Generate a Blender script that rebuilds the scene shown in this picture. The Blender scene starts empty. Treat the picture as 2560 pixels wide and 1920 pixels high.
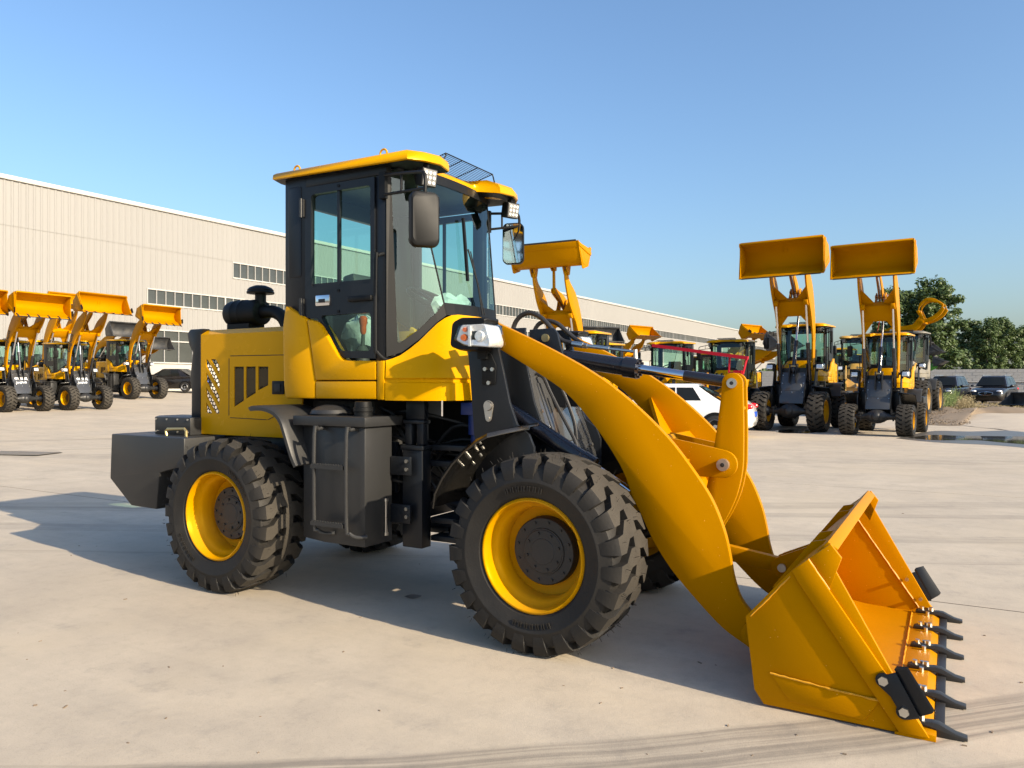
import bpy, bmesh, math, random
from mathutils import Vector, Matrix, noise
random.seed(7)
R = math.radians
scene = bpy.context.scene
COL = scene.collection

# ------------------------------------------------------------------ camera
cam_d = bpy.data.cameras.new('camera'); cam = bpy.data.objects.new('camera', cam_d)
COL.objects.link(cam); scene.camera = cam
CAM = Vector((1.82, -4.51, 1.45)); YAW = R(29.8); FPX = 1920.0
cam.location = CAM; cam.rotation_euler = (R(90), 0, YAW)
cam_d.sensor_width = 36; cam_d.lens = 36 * FPX / 2560; cam_d.clip_end = 2000; cam_d.clip_start = .05
scene.render.resolution_x = 1024; scene.render.resolution_y = 768

# ------------------------------------------------------------------ light
SUN = Vector((.888, -.138, .4305)).normalized()
world = bpy.data.worlds.new('World'); scene.world = world; world.use_nodes = True
wn = world.node_tree
sky = wn.nodes.new('ShaderNodeTexSky'); sky.sky_type = 'NISHITA'; sky.sun_disc = False
sky.sun_elevation = math.asin(SUN.z); sky.sun_rotation = math.atan2(SUN.x, SUN.y)
sky.air_density = 1.25; sky.dust_density = 2.5; sky.ozone_density = 5.3
wn.links.new(sky.outputs[0], wn.nodes['Background'].inputs[0])
wn.nodes['Background'].inputs[1].default_value = 0.109
sd = bpy.data.lights.new('sun', 'SUN'); sd.energy = 3.9; sd.angle = R(.53); sd.color = (1, .84, .62)
so = bpy.data.objects.new('sun', sd); COL.objects.link(so); so.rotation_euler = SUN.to_track_quat('Z', 'Y').to_euler()
so.location = (20, -10, 30)
vs = scene.view_settings; vs.view_transform = 'Standard'; vs.look = 'None'; vs.gamma = 1
vs.use_curve_mapping = False; vs.exposure = 1.08

# ------------------------------------------------------------------ pixel helpers (2560x1920 photo pixels)
RV = Vector((math.cos(YAW), math.sin(YAW), 0)); LV = Vector((-math.sin(YAW), math.cos(YAW), 0)); UV = Vector((0, 0, 1))
def ray(px, py): return LV + RV * ((px - 1280) / FPX) + UV * ((960 - py) / FPX)
def yp(px, py, y): d = ray(px, py); return CAM + d * ((y - CAM.y) / d.y)
def gp(px, py, z=0): d = ray(px, py); return CAM + d * ((z - CAM.z) / d.z)
def at(px, depth): d = ray(px, 960); p = CAM + d * depth; return Vector((p.x, p.y, gz(p.x)))
def gz(x): return 8.6e-4 * (min(max(-8 - x, 0), 34)) ** 2

# ------------------------------------------------------------------ materials
MATS = {}
def nodes_of(m): m.use_nodes = True; return m.node_tree.nodes, m.node_tree.links
def pbr(name, col, rough=.5, metal=0, coat=0, var=.06, scale=6, bump=0, bscale=60, spec=.5, rvar=.08, dust=0, dustcol=(.42, .36, .27), speck=0, streak=0, tint=None):
    m = bpy.data.materials.new(name); MATS[name] = m; N, L = nodes_of(m); b = N['Principled BSDF']
    tc = N.new('ShaderNodeTexCoord'); src = tc.outputs['Object']
    no = N.new('ShaderNodeTexNoise'); no.inputs['Scale'].default_value = scale; no.inputs['Detail'].default_value = 6
    if streak:
        mp = N.new('ShaderNodeMapping'); mp.inputs['Scale'].default_value = (1, 1, streak); L.new(src, mp.inputs[0]); L.new(mp.outputs[0], no.inputs[0])
    else: L.new(src, no.inputs[0])
    hs = N.new('ShaderNodeMixRGB'); hs.blend_type = 'MIX'
    hs.inputs[1].default_value = (*[c * (1 - var) for c in col], 1); hs.inputs[2].default_value = (*[min(1, c * (1 + var)) for c in col], 1)
    L.new(no.outputs[0], hs.inputs[0]); out = hs.outputs[0]
    if dust:
        n2 = N.new('ShaderNodeTexNoise'); n2.inputs['Scale'].default_value = 2.3; n2.inputs['Detail'].default_value = 8; L.new(src, n2.inputs[0])
        rp = N.new('ShaderNodeValToRGB'); rp.color_ramp.elements[0].position = .42; rp.color_ramp.elements[1].position = .72
        rp.color_ramp.elements[1].color = (dust,) * 3 + (1,); rp.color_ramp.elements[0].color = (0, 0, 0, 1); L.new(n2.outputs[0], rp.inputs[0])
        mx = N.new('ShaderNodeMixRGB'); L.new(rp.outputs[0], mx.inputs[0]); L.new(out, mx.inputs[1]); mx.inputs[2].default_value = (*dustcol, 1); out = mx.outputs[0]
    if speck:
        vo = N.new('ShaderNodeTexVoronoi'); vo.inputs['Scale'].default_value = 26; L.new(src, vo.inputs[0])
        lt = N.new('ShaderNodeMath'); lt.operation = 'LESS_THAN'; lt.inputs[1].default_value = speck; L.new(vo.outputs['Distance'], lt.inputs[0])
        mx = N.new('ShaderNodeMixRGB'); L.new(lt.outputs[0], mx.inputs[0]); L.new(out, mx.inputs[1]); mx.inputs[2].default_value = (*[min(1, c * 1.6 + .08) for c in col], 1); out = mx.outputs[0]
    L.new(out, b.inputs['Base Color'])
    mr = N.new('ShaderNodeMapRange'); mr.inputs[3].default_value = max(.02, rough - rvar); mr.inputs[4].default_value = min(1, rough + rvar)
    L.new(no.outputs[0], mr.inputs[0]); L.new(mr.outputs[0], b.inputs['Roughness'])
    if tint: b.inputs['Specular Tint'].default_value = (*tint, 1)
    b.inputs['Metallic'].default_value = metal; b.inputs['Specular IOR Level'].default_value = spec
    if coat: b.inputs['Coat Weight'].default_value = coat; b.inputs['Coat Roughness'].default_value = .12
    if bump:
        n3 = N.new('ShaderNodeTexNoise'); n3.inputs['Scale'].default_value = bscale; n3.inputs['Detail'].default_value = 4; L.new(src, n3.inputs[0])
        bp = N.new('ShaderNodeBump'); bp.inputs['Strength'].default_value = bump; bp.inputs['Distance'].default_value = .01
        L.new(n3.outputs[0], bp.inputs['Height']); L.new(bp.outputs[0], b.inputs['Normal'])
    return m
def glass(name, tint, refl=1.0, rough=.01):
    m = bpy.data.materials.new(name); MATS[name] = m; N, L = nodes_of(m); N.remove(N['Principled BSDF'])
    t = N.new('ShaderNodeBsdfTransparent'); t.inputs[0].default_value = (*tint, 1)
    g = N.new('ShaderNodeBsdfGlossy'); g.inputs['Roughness'].default_value = rough; g.inputs[0].default_value = (.92, 1, .97, 1)
    fr = N.new('ShaderNodeFresnel'); ge = N.new('ShaderNodeNewGeometry'); io = N.new('ShaderNodeMapRange'); io.inputs[3].default_value = 1.5; io.inputs[4].default_value = 1 / 1.5; L.new(ge.outputs['Backfacing'], io.inputs[0]); L.new(io.outputs[0], fr.inputs[0])
    mu = N.new('ShaderNodeMath'); mu.operation = 'MULTIPLY'; mu.inputs[1].default_value = refl; L.new(fr.outputs[0], mu.inputs[0])
    mx = N.new('ShaderNodeMixShader'); L.new(mu.outputs[0], mx.inputs[0]); L.new(t.outputs[0], mx.inputs[1]); L.new(g.outputs[0], mx.inputs[2])
    L.new(mx.outputs[0], N['Material Output'].inputs[0]); return m

pbr('cab_yellow', (.57, .275, .0), .26, coat=.05, spec=.45, tint=(1, .72, .05), dust=.08, dustcol=(.50, .30, .04), var=.05, bump=.02, bscale=90)
pbr('boom_orange', (.435, .183, .0), .48, var=.07, scale=3, tint=(1, .5, .0), dust=.10, dustcol=(.52, .235, .008), bump=.05, bscale=140, speck=.05, spec=.3)
pbr('rim_yellow', (.55, .255, .0), .34, tint=(1, .65, .05), spec=.45, var=.05, dust=.05)
pbr('dark_paint', (.0085, .0105, .014), .38, var=.12, scale=4, bump=.03, bscale=120, dust=.06, dustcol=(.05, .047, .04), spec=.35)
pbr('grey_paint', (.024, .0245, .025), .42, var=.10, scale=4, bump=.04, bscale=120, dust=.08, dustcol=(.07, .065, .055), spec=.4)
pbr('cover_gloss', (.05, .051, .052), .14, coat=.5, var=.10, scale=4, dust=.06, dustcol=(.08, .075, .065))
pbr('black_plastic', (.0055, .006, .0065), .5, var=.2, dust=.05, dustcol=(.03, .028, .025), spec=.22)
pbr('fender_black', (.008, .008, .008), .2, var=.2, dust=.15, dustcol=(.05, .04, .025))
pbr('cylinder_paint', (.009, .009, .013), .26, coat=.4, var=.1, dust=.08, dustcol=(.07, .065, .06))
pbr('rubber', (.0125, .0118, .011), .62, var=.3, scale=9, bump=.15, bscale=70, dust=.30, dustcol=(.052, .044, .033), spec=.32)
pbr('rubber_clean', (.020, .019, .018), .62, var=.2, scale=9, bump=.05, bscale=200, dust=.2, dustcol=(.06, .054, .045), spec=.4)
pbr('hose', (.018, .018, .019), .5, var=.2, bump=.1, bscale=180)
pbr('chrome', (.72, .73, .75), .07, metal=1, var=.02)
pbr('zinc', (.62, .60, .55), .3, metal=1, var=.08, scale=30)
pbr('steel_worn', (.50, .46, .40), .42, metal=.9, var=.15, scale=30)
pbr('brass', (.55, .45, .22), .35, metal=.8, var=.1)
pbr('red_paint', (.36, .004, .018), .45, spec=.3)
pbr('lever_orange', (.45, .07, .012), .3)
pbr('blue_paint', (.01, .03, .16), .35)
pbr('seat_vinyl', (.035, .034, .033), .6)
pbr('plastic_wrap', (.55, .56, .55), .15, var=.3, scale=12, bump=.9, bscale=14)
pbr('lamp_white', (.16, .16, .155), .3)
pbr('amber', (.75, .16, .03), .25)
pbr('print_white', (.82, .84, .86), .5); pbr('print_black', (.02, .018, .015), .5)
pbr('engine_dark', (.018, .018, .018), .7, var=.3)
pbr('lamp_reflector', (.80, .80, .79), .22, metal=.45, var=.15, scale=40, bump=.5, bscale=45)
pbr('mirror_glass', (.86, .9, .9), .02, metal=1, var=.01)
glass('cab_glass', (.60, .81, .73), 1.2); glass('lamp_glass', (.96, .97, .97), 1.1, .03)
pbr('old_yellow', (.50, .29, .05), .55, var=.15, dust=.35); pbr('mud_grey', (.15, .14, .115), .6, var=.2, dust=.3); pbr('green_paint', (.08, .30, .03), .4)
pbr('bucket_dark', (.035, .037, .04), .45, var=.2, dust=.15)

# ------------------------------------------------------------------ mesh builder
class MB:
    def __init__(s): s.v = []; s.f = []
    def add(s, vs, fs):
        o = len(s.v); s.v += [tuple(p) for p in vs]; s.f += [tuple(i + o for i in f) for f in fs]; return s
    def box(s, x0, x1, y0, y1, z0, z1):
        v = [(x, y, z) for x in (x0, x1) for y in (y0, y1) for z in (z0, z1)]
        return s.add(v, [(0, 1, 3, 2), (4, 6, 7, 5), (0, 4, 5, 1), (2, 3, 7, 6), (0, 2, 6, 4), (1, 5, 7, 3)])
    def obox(s, c, sx, sy, sz, M):
        v = [M @ Vector((x * sx / 2, y * sy / 2, z * sz / 2)) + Vector(c) for x in (-1, 1) for y in (-1, 1) for z in (-1, 1)]
        return s.add(v, [(0, 1, 3, 2), (4, 6, 7, 5), (0, 4, 5, 1), (2, 3, 7, 6), (0, 2, 6, 4), (1, 5, 7, 3)])
    def prism(s, pts, a, b, ax='y'):
        g = {'y': lambda p, h: (p[0], h, p[1]), 'z': lambda p, h: (p[0], p[1], h), 'x': lambda p, h: (h, p[0], p[1])}[ax]
        n = len(pts); v = [g(p, a) for p in pts] + [g(p, b) for p in pts]
        return s.add(v, [tuple(range(n)), tuple(range(2 * n - 1, n - 1, -1))] + [(i, (i + 1) % n, n + (i + 1) % n, n + i) for i in range(n)])
    def rings(s, rs, closed=True, cap0=True, cap1=True):
        n = len(rs[0]); o = []; f = []
        for r in rs: o += list(r)
        for k in range(len(rs) - 1):
            for i in range(n if closed else n - 1):
                j = (i + 1) % n; f.append((k * n + i, k * n + j, (k + 1) * n + j, (k + 1) * n + i))
        if cap0: f.append(tuple(range(n - 1, -1, -1)))
        if cap1: f.append(tuple((len(rs) - 1) * n + i for i in range(n)))
        return s.add(o, f)
    def cyl(s, p0, p1, r0, r1=None, n=16, caps=True):
        r1 = r0 if r1 is None else r1; p0 = Vector(p0); p1 = Vector(p1); d = (p1 - p0).normalized()
        u = d.orthogonal().normalized(); w = d.cross(u)
        rs = [[p + (u * math.cos(t) + w * math.sin(t)) * r for t in [2 * math.pi * i / n for i in range(n)]] for p, r in ((p0, r0), (p1, r1))]
        return s.rings(rs, True, caps, caps)
    def tube(s, pts, r, n=8, smooth=0):
        P = [Vector(p) for p in pts]
        if smooth: P = crom(P, smooth)
        rs = []; u = None
        for i, p in enumerate(P):
            d = (P[min(i + 1, len(P) - 1)] - P[max(i - 1, 0)]).normalized()
            u = d.orthogonal().normalized() if u is None else (u - d * u.dot(d)).normalized()
            w = d.cross(u); rr = r[i] if isinstance(r, (list, tuple)) else r
            rs.append([p + (u * math.cos(t) + w * math.sin(t)) * rr for t in [2 * math.pi * k / n for k in range(n)]])
        return s.rings(rs)
    def lathe(s, prof, o=(0, 0, 0), ax='y', n=32, cap=False):
        # prof: (axial, radius)
        o = Vector(o); rs = []
        for a, r in prof:
            ring = []
            for k in range(n):
                t = 2 * math.pi * k / n; c, q = math.cos(t) * r, math.sin(t) * r
                ring.append(o + Vector({'y': (c, a, q), 'z': (c, q, a), 'x': (a, c, q)}[ax]))
            rs.append(ring)
        return s.rings(rs, True, cap, cap)
    def sph(s, c, rx, ry, rz, n=16, m=10):
        rs = []
        for j in range(1, m):
            t = math.pi * j / m
            rs.append([(c[0] + rx * math.sin(t) * math.cos(a), c[1] + ry * math.sin(t) * math.sin(a), c[2] + rz * math.cos(t)) for a in [2 * math.pi * i / n for i in range(n)]])
        return s.rings(rs)
    def hexn(s, c, d, r, h):   # hexagon bolt head
        c = Vector(c); d = Vector(d).normalized(); return s.cyl(c, c + d * h, r, r, 6)
    def mir(s):
        n = len(s.v); fs = [tuple(i + n for i in reversed(f)) for f in s.f]
        s.v += [(x, -y, z) for x, y, z in s.v]; s.f += fs; return s
    def mesh(s, name, mat, bevel=0, seg=2, sharp=28, ang=30, smooth=True):
        me = bpy.data.meshes.new(name); me.from_pydata(s.v, [], s.f)
        bm = bmesh.new(); bm.from_mesh(me); bmesh.ops.remove_doubles(bm, verts=bm.verts, dist=1e-6)
        bmesh.ops.recalc_face_normals(bm, faces=bm.faces)
        if bevel:
            es = [e for e in bm.edges if len(e.link_faces) == 2 and e.calc_face_angle(0) > R(ang)]
            bmesh.ops.bevel(bm, geom=es, offset=bevel, segments=seg, profile=.5, affect='EDGES', clamp_overlap=True)
        bm.to_mesh(me); bm.free()
        if smooth: me.shade_smooth(); me.set_sharp_from_angle(angle=R(sharp))
        for mm in (mat if isinstance(mat, (list, tuple)) else [mat]): me.materials.append(MATS[mm] if isinstance(mm, str) else mm)
        return me
def crom(P, k):
    out = []
    for i in range(len(P) - 1):
        p0, p1, p2, p3 = P[max(i - 1, 0)], P[i], P[i + 1], P[min(i + 2, len(P) - 1)]
        for j in range(k):
            t = j / k; out.append(.5 * ((2 * p1) + (p2 - p0) * t + (2 * p0 - 5 * p1 + 4 * p2 - p3) * t * t + (3 * p1 - p0 - 3 * p2 + p3) * t ** 3))
    out.append(P[-1]); return out
def crom2(pts, k): return [(p.x, p.y) for p in crom([Vector((a, b, 0)) for a, b in pts], k)]
def rounded(pts, r, k=4):
    out = []; n = len(pts)
    for i in range(n):
        p = Vector(pts[i]); a = Vector(pts[i - 1]) - p; b = Vector(pts[(i + 1) % n]) - p
        rr = min(r, a.length * .45, b.length * .45); s = p + a.normalized() * rr; e = p + b.normalized() * rr
        for j in range(k + 1):
            t = j / k; q = s * (1 - t) ** 2 + p * 2 * t * (1 - t) + e * t * t; out.append((q.x, q.y))
    return out
def circ(cx, cz, r, a0=0, a1=360, n=12): return [(cx + r * math.cos(R(a0 + (a1 - a0) * i / n)), cz + r * math.sin(R(a0 + (a1 - a0) * i / n))) for i in range(n + 1)]
def holed(outer, holes, y0, y1):
    """plate in XZ with holes, from y0 to y1"""
    bm = bmesh.new(); edges = []
    for loop in [outer] + holes:
        vs = [bm.verts.new((p[0], y0, p[1])) for p in loop]
        edges += [bm.edges.new((vs[i], vs[(i + 1) % len(vs)])) for i in range(len(vs))]
    bmesh.ops.triangle_fill(bm, use_beauty=True, use_dissolve=False, edges=edges)
    bmesh.ops.dissolve_limit(bm, angle_limit=.01, verts=bm.verts, edges=bm.edges)
    r = bmesh.ops.extrude_face_region(bm, geom=list(bm.faces))
    for v in r['geom']:
        if isinstance(v, bmesh.types.BMVert): v.co.y = y1
    bm.verts.index_update(); m = MB(); m.v = [tuple(v.co) for v in bm.verts]; m.f = [tuple(v.index for v in f.verts) for f in bm.faces]; bm.free(); return m
def textmesh(name, body, size, mat, M):
    cu = bpy.data.curves.new(name, 'FONT'); cu.body = body; cu.size = size; cu.align_x = 'CENTER'; cu.align_y = 'CENTER'; cu.extrude = .0015; cu.offset = .004 * size / .1
    o = bpy.data.objects.new(name, cu); COL.objects.link(o); dg = bpy.context.evaluated_depsgraph_get()
    me = bpy.data.meshes.new_from_object(o.evaluated_get(dg)); bpy.data.objects.remove(o); me.transform(M)
    me.materials.clear(); me.materials.append(MATS[mat]); return me

def new(name, me, parent=None, mw=None):
    o = bpy.data.objects.new(name, me); COL.objects.link(o); o.parent = parent
    if mw is not None: o.matrix_basis = mw
    return o
def tag(o, label=None, cat=None, group=None, kind=None):
    for k, v in (('label', label), ('category', cat), ('group', group), ('kind', kind)):
        if v: o[k] = v
    return o

# ================================================================== THE WHEEL LOADER (local frame: X forward, Y left, Z up)
PARTS = []; SPLIT = {}
MULTI = set('side_plate door window_pane cab_support side_windscreen glass_border cab_panel door_sill_panel front_fender rear_fender bucket_lug grab_rail weld_bead tank_bracket pressed_panel hydraulic_pipe hydraulic_hose window_divider glass_seam eye_bolt gusset cutter_bolt box_bolt hinge door_screw plastic_wrapping bracket_bolt cover_bolt fender_bolt lift_pin tooth_bolt led boom rung'.split())
def clusters(me):
    """the separate pieces of a mesh (pieces whose boxes touch count as one)"""
    bm = bmesh.new(); bm.from_mesh(me); bm.verts.ensure_lookup_table(); seen = set(); comps = []
    for v in bm.verts:
        if v.index in seen: continue
        st = [v]; seen.add(v.index); c = []
        while st:
            a = st.pop(); c.append(a.index)
            for e in a.link_edges:
                b = e.other_vert(a)
                if b.index not in seen: seen.add(b.index); st.append(b)
        co = [bm.verts[i].co for i in c]; comps.append([set(c), [min(p[k] for p in co) - .0015 for k in range(3)], [max(p[k] for p in co) + .0015 for k in range(3)]])
    bm.free(); ch = True
    while ch:
        ch = False
        for i in range(len(comps)):
            for j in range(i + 1, len(comps)):
                A, B = comps[i], comps[j]
                if all(A[1][k] <= B[2][k] and B[1][k] <= A[2][k] for k in range(3)):
                    A[0] |= B[0]; A[1] = [min(A[1][k], B[1][k]) for k in range(3)]; A[2] = [max(A[2][k], B[2][k]) for k in range(3)]; comps.pop(j); ch = True; break
            if ch: break
    return comps
def centre(me): n = max(1, len(me.vertices)); return sum((v.co for v in me.vertices), Vector()) / n
def part(name, mb, mat, rig='body', parent=None, lod=0, bevel=0, opt=None, **kw):
    me = mb.mesh(name, mat, bevel, **kw) if isinstance(mb, MB) else mb
    ms = [me]
    if name in MULTI:
        cs = clusters(me)
        if len(cs) > 1:
            ms = []
            for c in cs:
                bm = bmesh.new(); bm.from_mesh(me); bm.verts.ensure_lookup_table()
                bmesh.ops.delete(bm, geom=[v for v in bm.verts if v.index not in c[0]], context='VERTS'); q = me.copy(); bm.to_mesh(q); bm.free(); ms.append(q)
    ids = []
    for q in ms:
        par = parent
        if parent in SPLIT: c = centre(q); par = min(SPLIT[parent], key=lambda i: (centre(PARTS[i]['me']) - c).length)
        PARTS.append(dict(name=name, me=q, rig=rig, parent=par, lod=lod, opt=opt)); ids.append(len(PARTS) - 1)
    if len(ids) > 1: SPLIT[ids[0]] = ids
    return ids[0]

# ---- wheels (axis along Y, outer side towards -Y)
FX, RX, WY, WZ = -.122, -2.613, -.735, .533
TP = [(-.150, .300), (-.178, .312), (-.186, .322), (-.190, .323), (-.191, .328), (-.203, .352), (-.213, .395), (-.2148, .398), (-.2148, .404), (-.213, .407), (-.210, .44), (-.198, .472), (-.172, .486), (-.10, .491), (0, .493)]
TP = TP + [(-a, r) for a, r in TP[-2::-1]]
def tyre_r(y):
    for (a, r), (b, q) in zip(TP[:-1], TP[1:]):
        if a <= y <= b: return r + (q - r) * (y - a) / (b - a + 1e-9)
    return .5
def tyre_mesh(n=23):
    m = MB(); m.lathe(TP, n=72)
    for side in (-1, 1):
        for k in range(n):
            t0 = 2 * math.pi * (k + (.5 if side > 0 else 0)) / n
            path = [(.0, .2125, .418, .004), (.0, .2145, .452, .018), (.0, .208, .495, .03), (.0, .190, .521, .03), (.012, .142, .531, .03), (.128, .082, .535, .03), (.134, .022, .536, .03), (.105, -.03, .536, .03)]
            rs = []
            for i, (dt, y, top, h) in enumerate(path):
                hw = (.076, .082, .090, .095, .099, .099, .096, .084)[i]
                w0 = t0 + dt - hw; w1 = t0 + dt + hw
                yb = y * .985; rb = top - h - .022
                if i < 2: yb = .196; rb = top
                tp = .010
                rs.append([(math.cos(a) * r, side * yy, math.sin(a) * r) for a, yy, r in ((w0, yb, rb), (w0 + tp, y, top), (w1 - tp, y, top), (w1, yb, rb))])
            m.rings(rs)
    for a0, nn in ((.6, 7), (3.7, 7)):   # raised sidewall lettering blocks
        for k in range(nn):
            for q in range(2):
                t = a0 + k * .095 + q * .035; P = [(math.cos(u) * r, -.2085 - e * (.004 + .004 * (1 - abs(r - .36) / .03)), math.sin(u) * r) for e in (0, 1) for u, r in ((t, .348), (t + .014, .348), (t + .014, .378), (t, .378))]
                m.add(P, [(4, 5, 6, 7), (0, 1, 5, 4), (1, 2, 6, 5), (2, 3, 7, 6), (3, 0, 4, 7)])
    for k in range(130):   # moulding whiskers
        t = random.random() * 6.28; y = random.choice([-.19, -.16, -.1, -.05, .05, .12, .18]); r = .53
        p = Vector((math.cos(t) * r, y, math.sin(t) * r)); q = p + Vector((math.cos(t + random.uniform(-.5, .5)), random.uniform(-.5, .3), math.sin(t + random.uniform(-.5, .5)))) * random.uniform(.015, .035)
        m.cyl(p, q, .0017, .0010, 3, False)
    return m
pbr('rubber_dusty', (.042, .038, .032), .8, var=.3, scale=14, bump=.3, bscale=160, dust=.4, dustcol=(.085, .073, .056), spec=.2)
tyre_me = tyre_mesh().mesh('tyre', ['rubber', 'rubber_dusty'], sharp=32)
for pl in tyre_me.polygons:
    c = pl.center; n = pl.normal; q = Vector((c.x, 0, c.z)).normalized()
    if math.hypot(c.x, c.z) > .505 and n.dot(q) > .6: pl.material_index = 1
rm = MB(); rm.lathe([(-.150, .296), (-.160, .309), (-.172, .313), (-.181, .306), (-.178, .294), (-.165, .287), (-.148, .284), (-.128, .281), (-.112, .276), (-.098, .262), (-.084, .250), (-.04, .246), (.015, .246), (.018, .19), (.03, .19), (.03, .262), (.1, .27), (.15, .30)], n=56)
rm.tube([(math.cos(t) * .297, -.181, math.sin(t) * .297) for t in [math.pi * 2 * i / 48 - .1 for i in range(47)]], .006, 6)
rim_me = rm.mesh('wheel', 'rim_yellow', sharp=40)
hb = MB(); hb.lathe([(.02, .190), (-.030, .186), (-.038, .180), (-.038, .128), (-.044, .126), (-.044, .120), (-.047, .116), (-.050, .02)], n=40); hb.cyl((0, -.046, 0), (0, -.0505, 0), .075, .07, 24)
for k in range(12): a = math.pi * k / 6 + .1; hb.hexn((math.cos(a) * .160, -.036, math.sin(a) * .160), (0, -1, 0), .0085, .010)
for k in range(8): a = math.pi * k / 4 + .3; hb.hexn((math.cos(a) * .100, -.046, math.sin(a) * .100), (0, -1, 0), .009, .010)
hub_me = hb.mesh('hub', 'grey_paint', sharp=35)
inb = MB(); inb.lathe([(.0, .14), (.12, .15), (.16, .13), (.20, .10), (.20, .0)], n=20); inner_me = inb.mesh('drum', 'dark_paint')
for x in (FX, RX):
    for s in (-1, 1):
        M = Matrix.Translation((x, s * -WY, WZ)) @ (Matrix.Identity(4) if s < 0 else Matrix.Rotation(math.pi, 4, 'Z'))
        M = M @ Matrix.Rotation(random.random() * 6, 4, 'Y')
        w = part('wheel', rim_me, None, rig=M)
        part('tyre', tyre_me, None, parent=w); part('hub', hub_me, None, parent=w); part('brake_drum', inner_me, None, parent=w)

# ---- axles and frames
for x, nm in ((FX, 'front_axle'), (RX, 'rear_axle')):
    m = MB(); prof = [(-.56, .075), (-.36, .08), (-.26, .10), (-.19, .15), (-.10, .185), (0, .195), (.10, .185), (.19, .15), (.26, .10), (.36, .08), (.56, .075)]
    m.lathe(prof, (x, 0, WZ), 'y', 20, True); m.sph((x + (.08 if x > -1 else -.08), 0, WZ), .16, .15, .16)
    for s in (-1, 1):
        m.box(x - .09, x + .09, s * .42 - .05, s * .42 + .05, WZ + .07, WZ + .12)
        for q in (-1, 1): m.cyl((x + q * .07, s * .42, WZ - .12), (x + q * .07, s * .42, WZ + .12), .012, n=6)
    part(nm, m, 'grey_paint', bevel=0)
m = MB()
for s in (-1, 1): m.box(-3.40, -1.42, s * .40 - .02, s * .40 + .02, .72, 1.06)
m.box(-3.35, -3.2, -.38, .38, .74, 1.02); m.box(-2.75, -2.47, -.38, .38, .70, .98); m.box(-1.60, -1.42, -.38, .38, .50, 1.04)
m.box(-1.46, -1.12, -.24, .24, .90, .94); m.box(-1.46, -1.12, -.24, .24, .44, .48)
part('rear_frame', m, 'dark_paint', bevel=.006)
m = MB(); m.box(-2.20, -1.62, -.40, .40, 1.02, 1.335); m.box(-1.66, -1.45, -.36, .36, .62, 1.2); m.cyl((-2.1, -.3, .86), (-1.5, -.28, .86), .14, n=14); m.box(-3.18, -2.24, -.28, .20, 1.06, 1.62)
m.box(-1.42, -.80, .12, .44, .96, 1.335); part('engine_and_dark_filler', m, 'engine_dark', bevel=.01)  # dark box under the cab, added to block bright ground showing through
m = MB()
for i in range(14):
    y0 = random.uniform(-.45, -.15); z0 = random.uniform(.75, 1.32); z1 = random.uniform(.6, 1.2); y1 = random.uniform(-.35, .1)
    m.tube([(-1.62, y0, z0), (-1.4, y0 + random.uniform(-.1, .1), z0 - random.uniform(-.05, .15)), (-1.1, y1, z1), (-.78, y1 * .8, z1 + random.uniform(-.1, .1))], .013, 7, 5)
part('hydraulic_hose', m, 'hose', lod=1)
m = MB(); m.cyl((-.86, -.28, 1.30), (-.86, -.28, 1.12), .062, n=18); m.cyl((-.86, -.28, 1.12), (-.86, -.28, 1.06), .045, n=18); m.box(-.94, -.8, -.36, -.24, 1.25, 1.33)
part('steering_unit', m, 'blue_paint', lod=1, bevel=.004)
m = MB(); m.box(-1.305, -1.145, -.50, -.40, .385, 1.02); m.box(-1.315, -1.135, -.51, -.39, 1.02, 1.05); m.box(-1.30, -1.245, -.48, -.42, 1.05, 1.205); m.box(-1.205, -1.15, -.48, -.42, 1.05, 1.205)
m.box(-1.31, -1.14, -.49, -.41, 1.19, 1.215); m.box(-1.30, -1.15, -.47, -.42, 1.215, 1.35); m.mir()
part('cab_support', m, 'dark_paint', bevel=.007)
m = MB()
for z in (1.035, .93, .56, .44): m.box(-1.15, -.72, -.40, .40, z - .018, z + .018)
m.cyl((-1.0, 0, .40), (-1.0, 0, 1.06), .06, n=16)
for s in (-1, 1): m.tube([(-1.4, s * .2, .70), (-.75, s * .3, .62)], .035, 10)
part('articulation_joint', m, 'dark_paint', bevel=.004)

# ---- counterweight, battery box
m = MB(); m.prism([(-3.97, 1.055), (-3.99, .70), (-3.72, .505), (-3.41, .50), (-3.375, .78), (-3.22, .815), (-3.09, .83), (-3.09, 1.05)], -.80, .80)
cwt = part('counterweight', m, 'grey_paint', bevel=.010)
m = MB(); m.prism([(-3.89, -.44), (-3.71, -.60), (-3.28, -.60), (-3.28, -.2), (-3.89, -.2)], 1.052, 1.19, 'z')
bb = part('battery_box', m, 'grey_paint', bevel=.008)
m = MB()
for z in (1.075, 1.172):
    for x in (-3.69, -3.56, -3.43, -3.31): m.cyl((x, -.598, z), (x, -.606, z), .008, n=8)
part('box_bolt', m, 'zinc', parent=bb, lod=1)
m = MB(); m.tube([(-3.48, -.66, 1.04), (-3.488, -.66, 1.085), (-3.47, -.66, 1.10), (-3.27, -.66, 1.106), (-3.25, -.66, 1.09), (-3.25, -.66, 1.04)], .0115, 8)
part('lid_handle', m, 'brass', lod=1)

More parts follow.
